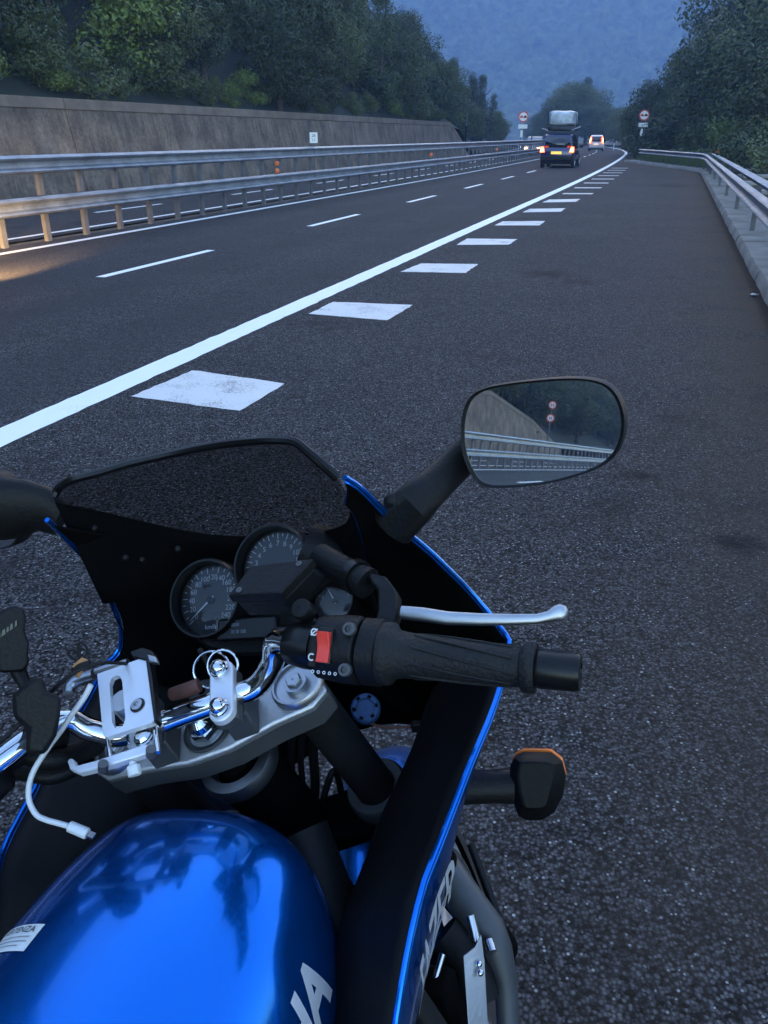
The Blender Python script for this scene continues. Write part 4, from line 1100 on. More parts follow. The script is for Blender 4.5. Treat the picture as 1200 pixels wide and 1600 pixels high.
mb = MB(); mb.tube([W(p) for p in resample(spline([bl(*q) for q in top], 4), 60)], .0048, 8); mb.build('screen_trim', M['blackgloss'], bike)
# black skirt from the foot of the screen down into the cowl and out to the rims
rows = []
ed = resample([rim[0], rim[4], rim[8]], 6)
for k_ in range(7):
    t_ = k_ / 6; row = []
    for i in range(40):
        x = 2 * i / 39 - 1; p = bt[i].copy()
        row.append(W(p.x * (1 - .05 * t_), p.y + .05 * t_ * (1 - abs(x) ** 3), p.z - .13 * t_))
    rows.append(row)
mb = MB(); mb.grid(rows); mb.build('screen_skirt', M['blackin'], bike, solid=.003, smooth=70)
for px, py, lat in ((222, 875, -.1), (196, 872, -.115), (148, 826, -.15), (278, 858, -.05), (606, 835, .17), (596, 828, .165)):
    q = bl(px, py, lat); mb = MB(); mb.ball(W(q), .0035, 10, 6); mb.build('screen_bolt', M['black'], bike)

# ---- mirrors
MD = .80
mc = at(850, 676, MD)
mn = Vector((-.377, -.911, .169)).normalized()
def on_mirror(px, py, off=0.): 
    r = ray(px, py); return CAM + r * ((mc + mn * off - CAM).dot(mn) / r.dot(mn))
MO = [(721, 690), (721, 662), (726, 636), (738, 616), (762, 604), (800, 597), (840, 592.5), (880, 589.5), (915, 590), (944, 596), (963, 610), (975, 634), (979, 662), (974, 690), (962, 712), (940, 729), (905, 743), (868, 753), (830, 759), (790, 762), (762, 761), (745, 752), (733, 733), (725, 712)]
mo_ = resample(spline([on_mirror(*q) for q in MO + MO[:1]], 4), 73)[:-1]
mcen = sum(mo_, Vector()) / len(mo_)
def ringm(k_, off): return [mcen + (p - mcen) * k_ + mn * off for p in mo_]
stem_a = bl(655, 815, .205); stem_b = BMI @ (at(716, 715, .815))
def build_mirror(fl):
    T = (lambda p: BM @ (mir(BMI @ p) + Vector((-.062, .0, .004)))) if fl else (lambda p: p)
    mb = MB(); mb.loft([[T(p) for p in g] for g in (ringm(.935, -.001), ringm(.955, .005), ringm(.985, .006), ringm(1, .001), ringm(1.0, -.012), ringm(.96, -.026), ringm(.84, -.038), ringm(.55, -.046), ringm(.2, -.049))], True, False); 
    hs = mb.build('mirror_housing', M['black'], bike, smooth=60)
    RC = 40.                                          # mildly convex glass
    rows = []
    for k_ in (.945, .8, .6, .4, .2, .02):
        g = ringm(k_, 0); rows.append([T(p + mn * (.0022 - ((p - mcen).length ** 2) / (2 * RC))) for p in g])
    mb = MB(); mb.loft(rows, True, False); mb.add([T(mcen + mn * .0022)], []); mb.build('mirror_glass', M['mirror'], hs, smooth=89)
    # flattened arm
    arm = [(617, 800, .19, .030), (648, 790, .20, .032), (675, 770, .235, .030), (700, 745, .27, .027), (722, 722, .305, .026), (742, 705, .33, .02)]
    pts_ = []; 
    c0 = [bd(612, 826, .83), bd(645, 790, .81), bd(672, 765, .83), bd(698, 740, .85), bd(722, 716, .865), bd(745, 700, .87)]
    if fl:
        T = lambda p: p
        c0 = [bd(96, 812, .99), bd(70, 796, .99), bd(40, 793, .985), bd(10, 794, .98), bd(-25, 795, .99), bd(-60, 790, 1.0)]
    wd = [.024, .031, .036, .040, .042, .036] if fl else [.022, .0215, .0195, .0185, .0185, .018]; rings = []
    for i, c_ in enumerate(c0):
        d = (c0[min(i + 1, 5)] - c0[max(0, i - 1)]).normalized(); a_ = d.cross(Vector((0, 1, 0))).normalized(); b_ = d.cross(a_)
        rings.append([T(BM @ (c_ + a_ * math.cos(2 * math.pi * j / 16) * wd[i] + b_ * math.sin(2 * math.pi * j / 16) * wd[i] * .55)) for j in range(16)])
    mb = MB(); mb.loft(rings, True, True); mb.build('mirror_arm', M['black'], bike, smooth=60)
    if not fl:
        mb = MB(); mb.ball(W(bd(618, 783, .815)), .012, 14, 10, (1, .7, .8)); mb.build('arm_boot', M['black'], bike)
build_mirror(False); build_mirror(True)

# ---- instruments
GN = Vector((.05, -.80, .60)).normalized()
def gauge(name, px, py, lat, r, a0, a1, ticks, numbers, needle=None, extra=None, nh=.006):
    c = bl(px, py, lat); c0 = W(c); N = (B3 @ GN).normalized(); X = (B3 @ Vector((1, 0, 0))); X = (X - N * X.dot(N)).normalized(); Y = N.cross(X)
    P = lambda x, y, z=0.: c0 + X * x + Y * y + N * z
    mb = MB(); mb.lathe(c0, N, [(r * .55, -.075), (r * .98, -.062), (r * 1.08, -.02), (r * 1.08, .006), (r * 1.04, .010), (r * .99, .010), (r * .97, -.002), (r * .97, -.008)], 48)
    g = mb.build(name, M['blackgloss'], bike, smooth=40)
    mb = MB(); mb.lathe(c0, N, [(r * .97, -.0085), (.0005, -.0085)], 48); mb.build('dial', M['dial'], g)
    mb = MB()
    for i in range(ticks):
        a = lerp(a0, a1, i / (ticks - 1)); ln = .16 if i % 2 == 0 else .09
        ca, sa = math.cos(a), math.sin(a); t1_, t0_ = r * .90, r * (.90 - ln); w_ = r * .013
        mb.add([P(ca * t0_ - sa * w_, sa * t0_ + ca * w_, -.0079), P(ca * t1_ - sa * w_, sa * t1_ + ca * w_, -.0079), P(ca * t1_ + sa * w_, sa * t1_ - ca * w_, -.0079), P(ca * t0_ + sa * w_, sa * t0_ - ca * w_, -.0079)], [(0, 1, 2, 3)])
    mb.build('scale_marks', M['grey'], g, smooth=0)
    for i, s_ in enumerate(numbers):
        if not s_: continue
        a = lerp(a0, a1, i / (len(numbers) - 1)); rr = r * .62
        text_on(s_, r * .20, lambda x, y, a=a: P(math.cos(a) * rr + x, math.sin(a) * rr + y, -.0079), 'numeral', M['grey'], g)
    if extra:
        for s_, ex, ey, es in extra: text_on(s_, es * r, lambda x, y: P(ex * r + x, ey * r + y, -.0079), 'unit_print', M['white'], g)
    if needle is not None:
        ca, sa = math.cos(needle), math.sin(needle); w_ = r * .022
        mb = MB(); mb.add([P(-ca * r * .12 - sa * w_, -sa * r * .12 + ca * w_, -.004), P(-ca * r * .12 + sa * w_, -sa * r * .12 - ca * w_, -.004), P(ca * r * .80, sa * r * .80, -.004), P(-ca * r * .12 - sa * w_, -sa * r * .12 + ca * w_, -.0052), P(-ca * r * .12 + sa * w_, -sa * r * .12 - ca * w_, -.0052), P(ca * r * .80, sa * r * .80, -.0052)], [(0, 1, 2), (5, 4, 3), (0, 2, 5, 3), (2, 1, 4, 5), (1, 0, 3, 4)]); mb.build('needle', M['white'], g, smooth=0)
        mb = MB(); mb.lathe(P(0, 0), N, [(r * .10, -.008), (r * .10, -.003), (.0005, -.002)], 20); mb.build('needle_hub', M['black'], g)
    mb = MB(); rows_ = []
    mb.lathe(c0, N, [(r * .968, -.001), (r * .8, .0006), (r * .5, .0018), (.0005, .0022)], 48); mb.build('gauge_glass', M['lens'], g, smooth=80)
    return P
PS = gauge('speedometer', 325, 936, -.062, .0435, R(224), R(-44), 23, ['0', '20', '40', '60', '80', '100', '120', '140', '160', '180', '200', '220', '240'], R(222), [('km/h', 0, -.72, .17)])
PT = gauge('tachometer', 428, 884, .022, .0445, R(205), R(-25), 25, ['1', '2', '3', '4', '5', '6', '7', '8', '9', '10', '11', '12', '13'], R(210), [('x1000r/min', 0, -.5, .13)])
PF = gauge('fuel_gauge', 520, 938, .085, .027, R(160), R(20), 7, ['E', '', 'F'], R(120))
# odometer window and dash board shell under the gauges
q = PS(0, -.019, -.0078)
N_ = (B3 @ GN).normalized(); Xg = (B3 @ Vector((1, 0, 0))); Xg = (Xg - N_ * Xg.dot(N_)).normalized(); Yg = N_.cross(Xg)
mb = MB(); mb.add([q + Xg * a + Yg * b_ for a, b_ in ((-.014, -.005), (.014, -.005), (.014, .005), (-.014, .005))], [(0, 1, 2, 3)]); mb.build('odometer_window', M['blackgloss'], bike, smooth=0)
dash = [(280, 990, -.09), (305, 1012, -.075), (350, 1020, -.04), (420, 1018, .0), (480, 1000, .05), (545, 960, .10), (560, 915, .105), (530, 885, .10), (480, 850, .07), (430, 850, .02), (370, 880, -.04), (300, 900, -.08)]
mb = MB(); mb.prism([W(bl(*q_)) - N_ * .022 for q_ in dash], -N_ * .03); mb.build('dash_panel', M['black'], bike, bevel=.006)
c_ = W(bl(388, 983, -.01)); 
mb = MB(); mb.box(c_, (.075, .012, .026), Matrix((Xg, -N_, Yg)).transposed()); wp = mb.build('warning_panel', M['blackgloss'], bike, bevel=.003)
for i, (x_, y_, w__) in enumerate(((-.018, .005, .010), (-.018, -.003, .004), (-.012, -.003, .004), (-.006, -.003, .007))):
    mb = MB(); mb.add([c_ + N_ * .0066 + Xg * (x_ + a) + Yg * (y_ + b_) for a, b_ in ((0, -.002), (w__, -.002), (w__, .002), (0, .002))], [(0, 1, 2, 3)]); mb.build('lamp_print', M['dimprint'], wp, smooth=0)
# shroud behind the tachometer
mb = MB(); mb.tube([W(bl(462, 846, .06)) - N_ * .03, W(bl(500, 862, .085)) - N_ * .03, W(bl(535, 890, .10)) - N_ * .02, W(bl(560, 905, .11)) - N_ * .01], [.030, .033, .026, .016], 16); mb.build('dash_shroud', M['black'], bike)

# ---- top yoke, stem, clamps, handlebar (steering space)
def SW(x, y, z): return W(S(x, y, z))
yk_ = [(-.128, -.002), (-.122, .022), (-.10, .033), (-.06, .030), (-.03, .040), (.03, .040), (.06, .030), (.10, .033), (.122, .022), (.128, -.002), (.112, -.016), (.07, -.020), (.022, -.030), (-.022, -.030), (-.07, -.020), (-.112, -.016)]
mb = MB(); mb.prism([SW(x, y, -.026) for x, y in yk_], W(AZ)) if False else mb.prism([SW(x, y, -.007) for x, y in yk_], B3 @ (AZ * .007))
yoke = mb.build('top_yoke', M['alugrey'], bike, bevel=.0025)
mb = MB(); mb.prism([SW(x * .997, y * .99, -.034) for x, y in yk_], B3 @ (AZ * .0272)); mb.build('yoke_shaded_edge', M['aludark_shade'], yoke, bevel=.002)  # same metal as the yoke top, its side shade put into a darker colour
A_ = (B3 @ AZ).normalized()
for sx in (-1, 1):
    mb = MB(); mb.lathe(SW(sx * .10, .012, 0), A_, [(.027, -.002), (.027, .006), (.025, .009), (.023, .009), (.022, .005), (.012, .004), (.012, .010), (.001, .0105)], 28); fc = mb.build('fork_cap', M['alu'], yoke)
    mb = MB(); mb.lathe(SW(sx * .10, .012, .0105), A_, [(.0085, 0), (.0085, .003), (.0075, .004), (.001, .004)], 6); mb.build('cap_nut', M['alu'], fc)
    # fork legs
    mb = MB(); mb.cyl(SW(sx * .10, .012, -.03), SW(sx * .10, .012, -.215), .0235, n=20); mb.build('fork_tube', M['frame'], bike)
    mb = MB(); mb.lathe(SW(sx * .10, .012, -.262), A_, [(.001, -.01), (.034, -.008), (.037, .0), (.037, .045), (.034, .05), (.024, .05)], 24); mb.build('lower_clamp', M['greymetal'], bike)
    mb = MB(); mb.tube([SW(sx * .10, .012, -.25), SW(sx * .10, .012, -.42), SW(sx * .10, .012, -.44), SW(sx * .10, .014, -.78)], [.0235, .0235, .029, .027], 18); mb.build('fork_slider', M['blackin'], bike)
    # bar clamps
    rows = []
    for x in (-.0135, .0135):
        prof = []
        for a, b_ in [(.022, .0), (.018, .02), (.016, .03), (-.016, .03), (-.018, .02), (-.022, 0)]: prof.append(SW(sx * .043 + x, a - .004, b_))
        rows.append(prof)
    mb = MB(); mb.loft(rows, True, True); mb.build('clamp_base', M['aludark_shade'], yoke, bevel=.002)
    lp = []
    for i in range(28):
        a = 2 * math.pi * i / 28; yy = .0225 if math.sin(a) >= 0 else -.0225
        lp.append(SW(sx * .043 + math.cos(a) * .0125, yy - .004 + math.sin(a) * .0125, .045))
    mb = MB(); mb.prism(lp, A_ * .009); cl = mb.build('bar_clamp', M['silver'], bike, bevel=.0015)
    mb = MB(); mb.box(SW(sx * .043, -.004, .038), (.024, .058, .014), B3 @ Matrix((AX, AY, AZ)).transposed()); mb.build('clamp_body', M['greymetal'], cl, bevel=.002)
    for yy in (.0225, -.0225):
        mb = MB(); mb.lathe(SW(sx * .043, yy - .004, .054), A_, [(.0095, 0), (.0095, .004), (.0085, .005), (.0078, .005)], 24); bw = mb.build('clamp_bolt', M['chrome'], cl)
        mb = MB(); mb.lathe(SW(sx * .043, yy - .004, .056), A_, [(.0078, 0), (.0078, .006), (.0062, .009), (.003, .0105), (.0005, .0108)], 20); mb.build('bolt_head', M['chrome'], bw)
# stem nut in its recess
mb = MB(); mb.lathe(SW(0, 0, 0), A_, [(.026, -.001), (.026, .003), (.0245, .0035), (.0235, .001), (.020, .0005), (.020, .002)], 32); sn = mb.build('stem_washer', M['aludark_shade'], yoke)
mb = MB(); mb.lathe(SW(0, 0, .001), A_, [(.0165, 0), (.0165, .010), (.0145, .012)], 6); mb.lathe(SW(0, 0, .013), A_, [(.0145, 0), (.013, .007), (.008, .012), (.0005, .0135)], 24); mb.build('stem_nut', M['chrome'], yoke, smooth=30)
mb = MB(); mb.cyl(SW(0, 0, -.03), SW(0, 0, -.24), .021, n=20); mb.build('steering_stem', M['blackin'], bike)
mb = MB(); mb.lathe(SW(0, 0, -.075), A_, [(.028, 0), (.042, 0), (.043, .008), (.040, .018), (.030, .02)], 36); mb.build('bearing_ring', M['alu'], bike)
mb = MB(); mb.lathe(SW(0, 0, -.26), A_, [(.02, .0), (.036, 0), (.036, .18), (.02, .185)], 24); mb.build('head_tube', M['blackin'], bike)
mb = MB(); mb.box(SW(0, .005, -.25), (.25, .06, .035), B3 @ Matrix((AX, AY, AZ)).transposed()); mb.build('lower_yoke', M['blackin'], bike, bevel=.008)

# handlebar
gi, ge = sh(596, 1020, .092), sh(838, 1044, .074)
gdir = (ge - gi).normalized()
hb = [S(0, -.004, .039), S(.05, -.004, .039), S(.075, -.003, .041), S(.098, .004, .056), S(.115, .006, .080)]
kb = gi - gdir * .06
right = [SW(0, -.004, .039)] + [W(q_) for q_ in spline(hb + [kb, gi], 6)[1:]] + [W(ge)]
toS = lambda p: Matrix((AX, AY, AZ)) @ (p - SO)
def flipS(w_): 
    v = toS(BMI @ w_); return SW(-v.x, v.y, v.z)
left_ = [flipS(p) for p in right]
mb = MB(); mb.tube(left_[::-1] + right[1:], .0112, 18); bar = mb.build('handlebar', M['chrome'], bike, smooth=60)
Gd = (W(ge) - W(gi)).normalized()
def grip(fl):
    f = flipS if fl else (lambda p: p)
    rings = []; g0, g1 = W(gi), W(ge); L_ = (g1 - g0).length
    u_ = Gd.orthogonal().normalized(); v_ = Gd.cross(u_)
    prof = [(0, .0155), (.0, .0255), (.006, .0265), (.010, .026), (.014, .0205), (.022, .0192), (.05, .0176), (.08, .0166), (L_ - .012, .0162), (L_ - .010, .0195), (L_ - .004, .0205), (L_, .0195), (L_, .013)]
    mb = MB(); mb.loft([[f(g0 + Gd * h + (u_ * math.cos(2 * math.pi * j / 32) + v_ * math.sin(2 * math.pi * j / 32)) * r_) for j in range(32)] for h, r_ in prof], True, True)
    g = mb.build('grip', M['rubber'], bike, smooth=50)
    mb = MB()                                           # raised diagonal ribs
    for k_ in range(9):
        a0 = 2 * math.pi * k_ / 9; pts_ = []
        for i in range(9):
            h = lerp(.03, L_ - .018, i / 8); a = a0 + i * .09; rr = lerp(.0186, .0164, i / 8) 
            pts_.append(f(g0 + Gd * h + (u_ * math.cos(a) + v_ * math.sin(a)) * rr))
        mb.tube(pts_, .0011, 6)
    mb.build('grip_rib', M['rubber'], g)
    mb = MB(); mb.loft([[f(g1 + Gd * h + (u_ * math.cos(2 * math.pi * j / 28) + v_ * math.sin(2 * math.pi * j / 28)) * r_) for j in range(28)] for h, r_ in ((.0005, .010), (.0005, .0150), (.004, .0158), (.030, .0152), (.034, .0142), (.0345, .0085), (.030, .008))], True, True); mb.build('bar_end_weight', M['blackgloss'], bike, smooth=40)
grip(False); grip(True)

# right switch housing, kill switch, screws
gp0 = W(gi)
u1 = (A_ - Gd * A_.dot(Gd)).normalized(); v1 = Gd.cross(u1)           # u1 up from the bar, v1 across it
if (v1.dot(CAM - gp0)) < 0: v1 = -v1
def G(h, a, b_): return gp0 + Gd * h + v1 * a + u1 * b_                # along the bar, towards the rider, up
def ringG(h, rr, sq=1., da=0., db=0., n=30, pw=.75):
    out = []
    for j in range(n):
        c1, s1_ = math.cos(2 * math.pi * j / n), math.sin(2 * math.pi * j / n)
        out.append(G(h, math.copysign(abs(c1) ** pw, c1) * rr + da, math.copysign(abs(s1_) ** pw, s1_) * rr * sq + db))
    return out
mb = MB(); mb.loft([ringG(-.058, .020), ringG(-.056, .0245), ringG(-.034, .0265, 1.05), ringG(-.018, .0265, 1.05), ringG(-.016, .024)], True, True); swh = mb.build('switch_housing', M['black'], bike, bevel=.0012, smooth=40)
mb = MB(); mb.loft([ringG(-.0155, .0225), ringG(-.014, .0262), ringG(.001, .0262), ringG(.003, .022)], True, True); mb.build('throttle_housing', M['black'], bike, smooth=40)
mb = MB(); mb.loft([ringG(-.088, .0125), ringG(-.086, .016), ringG(-.070, .019), ringG(-.060, .019), ringG(-.059, .015)], True, True); mb.build('bar_collar', M['blackgloss'], bike, smooth=50)
# the switch faces the rider: find the face direction towards the camera
fdir = (CAM - gp0); fdir = (fdir - Gd * fdir.dot(Gd)).normalized(); tdir = Gd.cross(fdir)
if tdir.z < 0: tdir = -tdir
def K(h, b_, o_): return gp0 + Gd * h + tdir * b_ + fdir * o_         # along the bar, up the face, out of the face
kc = [(-.0405, .0), ]
Kb = Matrix((Gd, tdir, fdir)).transposed()
mb = MB(); mb.box(K(-.040, .001, .0275), (.0135, .030, .004), Kb); mb.build('switch_bezel', M['blackgloss'], swh, bevel=.001)
mb = MB()
prof = [(-.0125, .028), (-.0125, .0325), (-.004, .0312), (.003, .0325), (.0125, .0375), (.0125, .028)]
mb.loft([[K(-.040 + x, b_, o_) for b_, o_ in prof] for x in (-.0055, .0055)], True, True); mb.build('kill_switch', M['red'], swh, bevel=.0008, smooth=20)
def ksym(txt, h, b_, s_): text_on(txt, s_, lambda x, y: K(h + x, b_ + y, .0296), 'switch_print', M['white'], swh)
def ring_print(h, b_, r_, a0, a1, w_=.0006):
    mb = MB(); n = 18
    mb.grid([[K(h + math.cos(lerp(a0, a1, i / n)) * (r_ + d), b_ + math.sin(lerp(a0, a1, i / n)) * (r_ + d), .0288) for d in (-w_, w_)] for i in range(n + 1)]); mb.build('switch_print', M['white'], swh, smooth=0)
mb = MB(); mb.box(K(-.050, .0, .0272), (.007, .034, .003), Kb); mb.build('print_plate', M['black'], swh, bevel=.0008)
ring_print(-.0505, -.009, .0026, R(50), R(400 - 90))
ring_print(-.0505, .0115, .0026, R(0), R(360)); 
mb = MB(); mb.add([K(-.0505 + a, .0115 + b_, .0289) for a, b_ in ((-.0032, -.0024), (-.0024, -.0032), (.0032, .0024), (.0024, .0032))], [(0, 1, 2, 3)]); mb.build('switch_print', M['white'], swh, smooth=0)
for i in range(5): ring_print(-.048 + i * .005, -.0205, .0011, 0, 6.283, .0003)
for b_ in (.0165, -.0165):
    c_ = K(-.0205, b_, .024); mb = MB(); mb.lathe(c_, fdir, [(.0056, 0), (.0056, .005), (.0048, .006), (.003, .006), (.003, .003), (.0005, .003)], 20); mb.build('housing_screw', M['greymetal'], swh)
mb = MB(); mb.lathe(K(-.072, .030, .010), (fdir + A_ * .6).normalized(), [(.009, -.01), (.009, .003), (.008, .005), (.0005, .006)], 20); mb.build('start_button', M['black'], swh)

# brake master cylinder, reservoir and lever
rc = sh(428, 918, .128); e1 = (sh(470, 960, .128) - sh(388, 905, .128)).normalized()
lid = [(357, 936), (391, 884), (480, 871), (493, 876), (440, 921), (434, 925)]
l0 = [W(sh(*q_, .14)) for q_ in ((357, 930), (392, 884), (487, 873), (437, 925))]
drop = -(A_ * .034)
def shrink(pts_, k_, v_): 
    c__ = sum(pts_, Vector()) / len(pts_); return [c__ + (p - c__) * k_ + v_ for p in pts_]
mb = MB(); mb.loft([shrink(l0, .93, drop), shrink(l0, .97, drop * .3)], True, True); rs = mb.build('brake_reservoir', M['black'], bike, bevel=.003)
mb = MB(); mb.loft([shrink(l0, 1.03, drop * .30), shrink(l0, 1.03, drop * .04), shrink(l0, .98, Vector())], True, True); mb.build('reservoir_cap', M['black'], rs, bevel=.0022)
for k_ in (0, 2):
    mb = MB(); c__ = sum(l0, Vector()) / 4; p = c__ + (l0[k_] - c__) * .72; mb.lathe(p, A_, [(.003, -.001), (.003, .0012), (.0005, .0014)], 12); mb.build('cap_screw', M['greymetal'], rs)
rb_ = sum(l0, Vector()) / 4 + drop
mb = MB(); mb.tube([rb_, rb_ - A_ * .012, W(sh(520, 885, .088))], .010, 12); mb.build('reservoir_neck', M['black'], bike)
mb = MB(); mb.tube([W(sh(500, 868, .10)), W(sh(535, 890, .10)), W(sh(560, 903, .10)), W(sh(575, 912, .098))], [.012, .0135, .0135, .015], 16); mb.build('master_cylinder', M['black'], bike)
mb = MB(); mb.lathe(W(sh(556, 901, .10)), (W(sh(575, 912, .1)) - W(sh(535, 890, .1))).normalized(), [(.0145, -.004), (.0165, -.004), (.0165, .004), (.0145, .004)], 20); mb.build('cylinder_band', M['blackgloss'], bike)
rows = []
for (px, py, w_, h) in ((566, 897, 16, .105), (590, 903, 19, .104), (606, 925, 19, .100), (606, 955, 18, .096), (598, 985, 16, .094), (590, 1005, 14, .09)):
    c_ = W(sh(px, py, h)); d_ = Gd * (w_ * .7 / 1300 * .9)
    rows.append([c_ - d_ - A_ * .012, c_ - d_ + A_ * .003, c_ + d_ + A_ * .003, c_ + d_ - A_ * .012])
mb = MB(); mb.loft(rows, True, True); mb.build('lever_perch', M['black'], bike, bevel=.003, smooth=50)
lv = [(628, 957, .094, 21), (660, 960, .094, 22), (700, 966, .092, 21), (750, 968, .09, 19.5), (800, 968, .088, 17.5), (840, 967, .086, 15.5), (858, 963, .085, 17), (869, 959, .0845, 25), (877, 957, .084, 27), (884, 957, .084, 20), (887, 957, .084, 8)]
rings = []
cs = [W(sh(px, py, h)) for px, py, h, _ in lv]
for i, (px, py, h, wpx) in enumerate(lv):
    d = (cs[min(i + 1, len(cs) - 1)] - cs[max(0, i - 1)]).normalized(); view = (CAM - cs[i]).normalized(); b_ = d.cross(view).normalized(); a_ = b_.cross(d)
    dep = (cs[i] - CAM).length; w_ = wpx / 1300 * dep * .5
    thick = w_ * (.62 if i < 6 else .85)
    rings.append([cs[i] + b_ * math.copysign(abs(math.cos(t_)) ** .8, math.cos(t_)) * w_ + a_ * math.copysign(abs(math.sin(t_)) ** .8, math.sin(t_)) * thick for t_ in [2 * math.pi * j / 20 for j in range(20)]])
mb = MB(); mb.loft(rings, True, True); mb.build('brake_lever', M['alu'], bike, smooth=50)
# left controls
mb = MB(); mb.loft([[flipS(p) for p in ringG(h, r_)] for h, r_ in ((-.058, .02), (-.056, .0245), (-.02, .0265), (-.002, .026), (.0, .02))], True, True); mb.build('switch_housing', M['black'], bike)
mb = MB(); mb.loft([[flipS(p) for p in g] for g in rings], True, True); mb.build('clutch_lever', M['alu'], bike, smooth=50)
mb = MB(); mb.tube([flipS(c_) for c_ in (W(sh(600, 940, .10)), W(sh(615, 955, .096)), W(sh(640, 958, .094)))], [.014, .012, .01], 12); mb.build('lever_perch', M['black'], bike)

# cables, hoses, and the dark things under the yoke
def hose(pxs, r, m, name, n=10): 
    mb = MB(); mb.tube(spline([W(bd(*q_)) for q_ in pxs], 5), r, n); return mb.build(name, m, bike)
hose([(462, 1105, .90), (455, 1180, .93), (458, 1250, .96), (448, 1330, .98)], .0042, M['black'], 'brake_hose')
hose([(478, 1105, .90), (470, 1180, .94), (473, 1240, .96), (462, 1320, .98)], .0036, M['black'], 'throttle_cable')
hose([(500, 1100, .90), (490, 1170, .94), (492, 1240, .97), (478, 1330, 1.0)], .0055, M['black'], 'wiring_loom')
hose([(488, 1330, 1.0), (505, 1250, .99), (520, 1205, .99), (530, 1222, 1.0), (536, 1262, 1.02)], .0042, M['black'], 'clip_wire')
hose([(572, 1128, .93), (600, 1136, .94), (640, 1136, .95), (652, 1136, .95)], .0016, M['brown'], 'thin_wire')
mb = MB(); mb.box(W(bd(655, 1135, .95)), (.018, .010, .012), B3); mb.build('wire_connector', M['black'], bike, bevel=.002)
# blue plastic cap with notches
c_ = W(bd(571, 1106, .92)); nx = (CAM - c_).normalized(); nx = (nx + B3 @ Vector((0, 0, .35))).normalized()
mb = MB(); mb.lathe(c_, nx, [(.0165, -.012), (.0165, .0), (.0145, .002), (.0105, .002), (.0100, -.001), (.0005, -.001)], 28); bc = mb.build('blue_cap', M['bluecap'], bike)
ux = nx.orthogonal().normalized(); vx = nx.cross(ux)
for k_ in range(6):
    a = k_ * math.pi / 3 + .3; d_ = ux * math.cos(a) + vx * math.sin(a); mb = MB(); mb.box(c_ + d_ * .0125 + nx * .002, (.003, .004, .002), Matrix((d_, nx.cross(d_), nx)).transposed()); mb.build('cap_notch', M['blackin'], bc)
# frame rails and dark engine bay
for sx in (-1, 1):
    mb = MB(); mb.tube(WS([(sx * .05, .60, .90), (sx * .13, .50, .74), (sx * .17, .30, .66), (sx * .17, .05, .62), (sx * .14, -.05, .5)]), [.03, .032, .034, .034, .03], 14); mb.build('frame_rail', M['frame'], bike)
    mb = MB(); mb.tube(WS([(sx * .05, .62, .82), (sx * .13, .60, .62), (sx * .15, .52, .40), (sx * .13, .35, .28), (sx * .13, .0, .28)]), .018, 12); mb.build('down_tube', M['frame'], bike)
mb = MB(); mb.box(W(0, .28, .53), (.34, .40, .30), B3); mb.build('engine', M['engine'], bike, bevel=.03)
mb = MB(); mb.box(W(0, .42, .66), (.32, .20, .16), B3 @ Matrix.Rotation(R(-35), 3, 'X')); mb.build('cylinder_head', M['blackin'], bike, bevel=.02)
for k_ in range(6):
    mb = MB(); mb.box(W(0, .53 - k_ * .0, .44 + k_ * .022), (.34, .12, .006), B3 @ Matrix.Rotation(R(-35), 3, 'X')); mb.build('cooling_fin', M['engine'], bike)
mb = MB(); mb.box(W(0, .66, .50), (.28, .04, .26), B3); mb.build('radiator', M['blackin'], bike, bevel=.01)
mb = MB(); mb.box(W(0, .50, .78), (.20, .18, .14), B3); mb.build('air_box', M['blackin'], bike, bevel=.03)
for sx in (-.10, -.035, .035, .10):
    mb = MB(); mb.tube(WS(spline([(sx, .56, .52), (sx * 1.1, .64, .42), (sx, .60, .26), (sx * .8, .40, .17), (sx * .6 + .05, .1, .16)], 5)), .019, 12); mb.build('exhaust_header', M['steel'], bike)
mb = MB(); mb.tube(WS([(.16, -.1, .22), (.19, -.25, .30), (.20, -.85, .46)]), [.03, .055, .058], 20); mb.build('silencer', M['alu'], bike)
mb = MB(); mb.tube(WS([(-.14, .15, .24), (-.24, .12, .02)]), .012, 10); mb.build('side_stand', M['frame'], bike)
# wheels
def wheel(c, ax, up, name, w_):
    mb = MB(); mb.lathe(c - ax * w_ / 2, ax, [(.215, 0), (.235, -.004), (.29, .008), (.305, w_ * .35), (.307, w_ * .5), (.305, w_ * .65), (.29, w_ - .008), (.235, w_ + .004), (.215, w_)], 48); t_ = mb.build(name, M['tyre'], bike)
    mb = MB(); mb.lathe(c - ax * w_ / 2, ax, [(.216, .01), (.205, .02), (.20, w_ / 2), (.205, w_ - .02), (.216, w_ - .01)], 40); mb.build('rim', M['alugrey'], t_)
    mb = MB(); 
    for k_ in range(3):
        a = 2 * math.pi * k_ / 3; d_ = up * math.cos(a) + ax.cross(up) * math.sin(a); mb.tube([c, c + d_ * .205], [.028, .018], 10)
    mb.build('spoke', M['alugrey'], t_)
    for sg in (-1, 1):
        mb = MB(); mb.lathe(c + ax * sg * .062, ax, [(.09, -.002), (.145, -.002), (.145, .002), (.09, .002)], 36); mb.build('brake_disc', M['steel'], t_)
axs = (B3 @ AX).normalized()
fa = SW(0, .045, -.80)
wheel(fa, axs, A_, 'front_wheel', .11)
rows = []
for i in range(15):
    a = R(-55 + 130 * i / 14); c_ = fa + (A_ * math.cos(a) + (B3 @ AY).normalized() * math.sin(a)) * .325
    nrm = (c_ - fa).normalized(); rows.append([c_ + axs * x + nrm * z for x, z in ((-.07, -.05), (-.065, -.01), (-.03, .008), (0, .012), (.03, .008), (.065, -.01), (.07, -.05))])
mb = MB(); mb.grid(rows); mb.build('front_mudguard', M['blue'], bike, solid=.003, smooth=60)
ra = W(0, -.46, .30); wheel(ra, (B3 @ Vector((1, 0, 0))), BU.copy(), 'rear_wheel', .16)
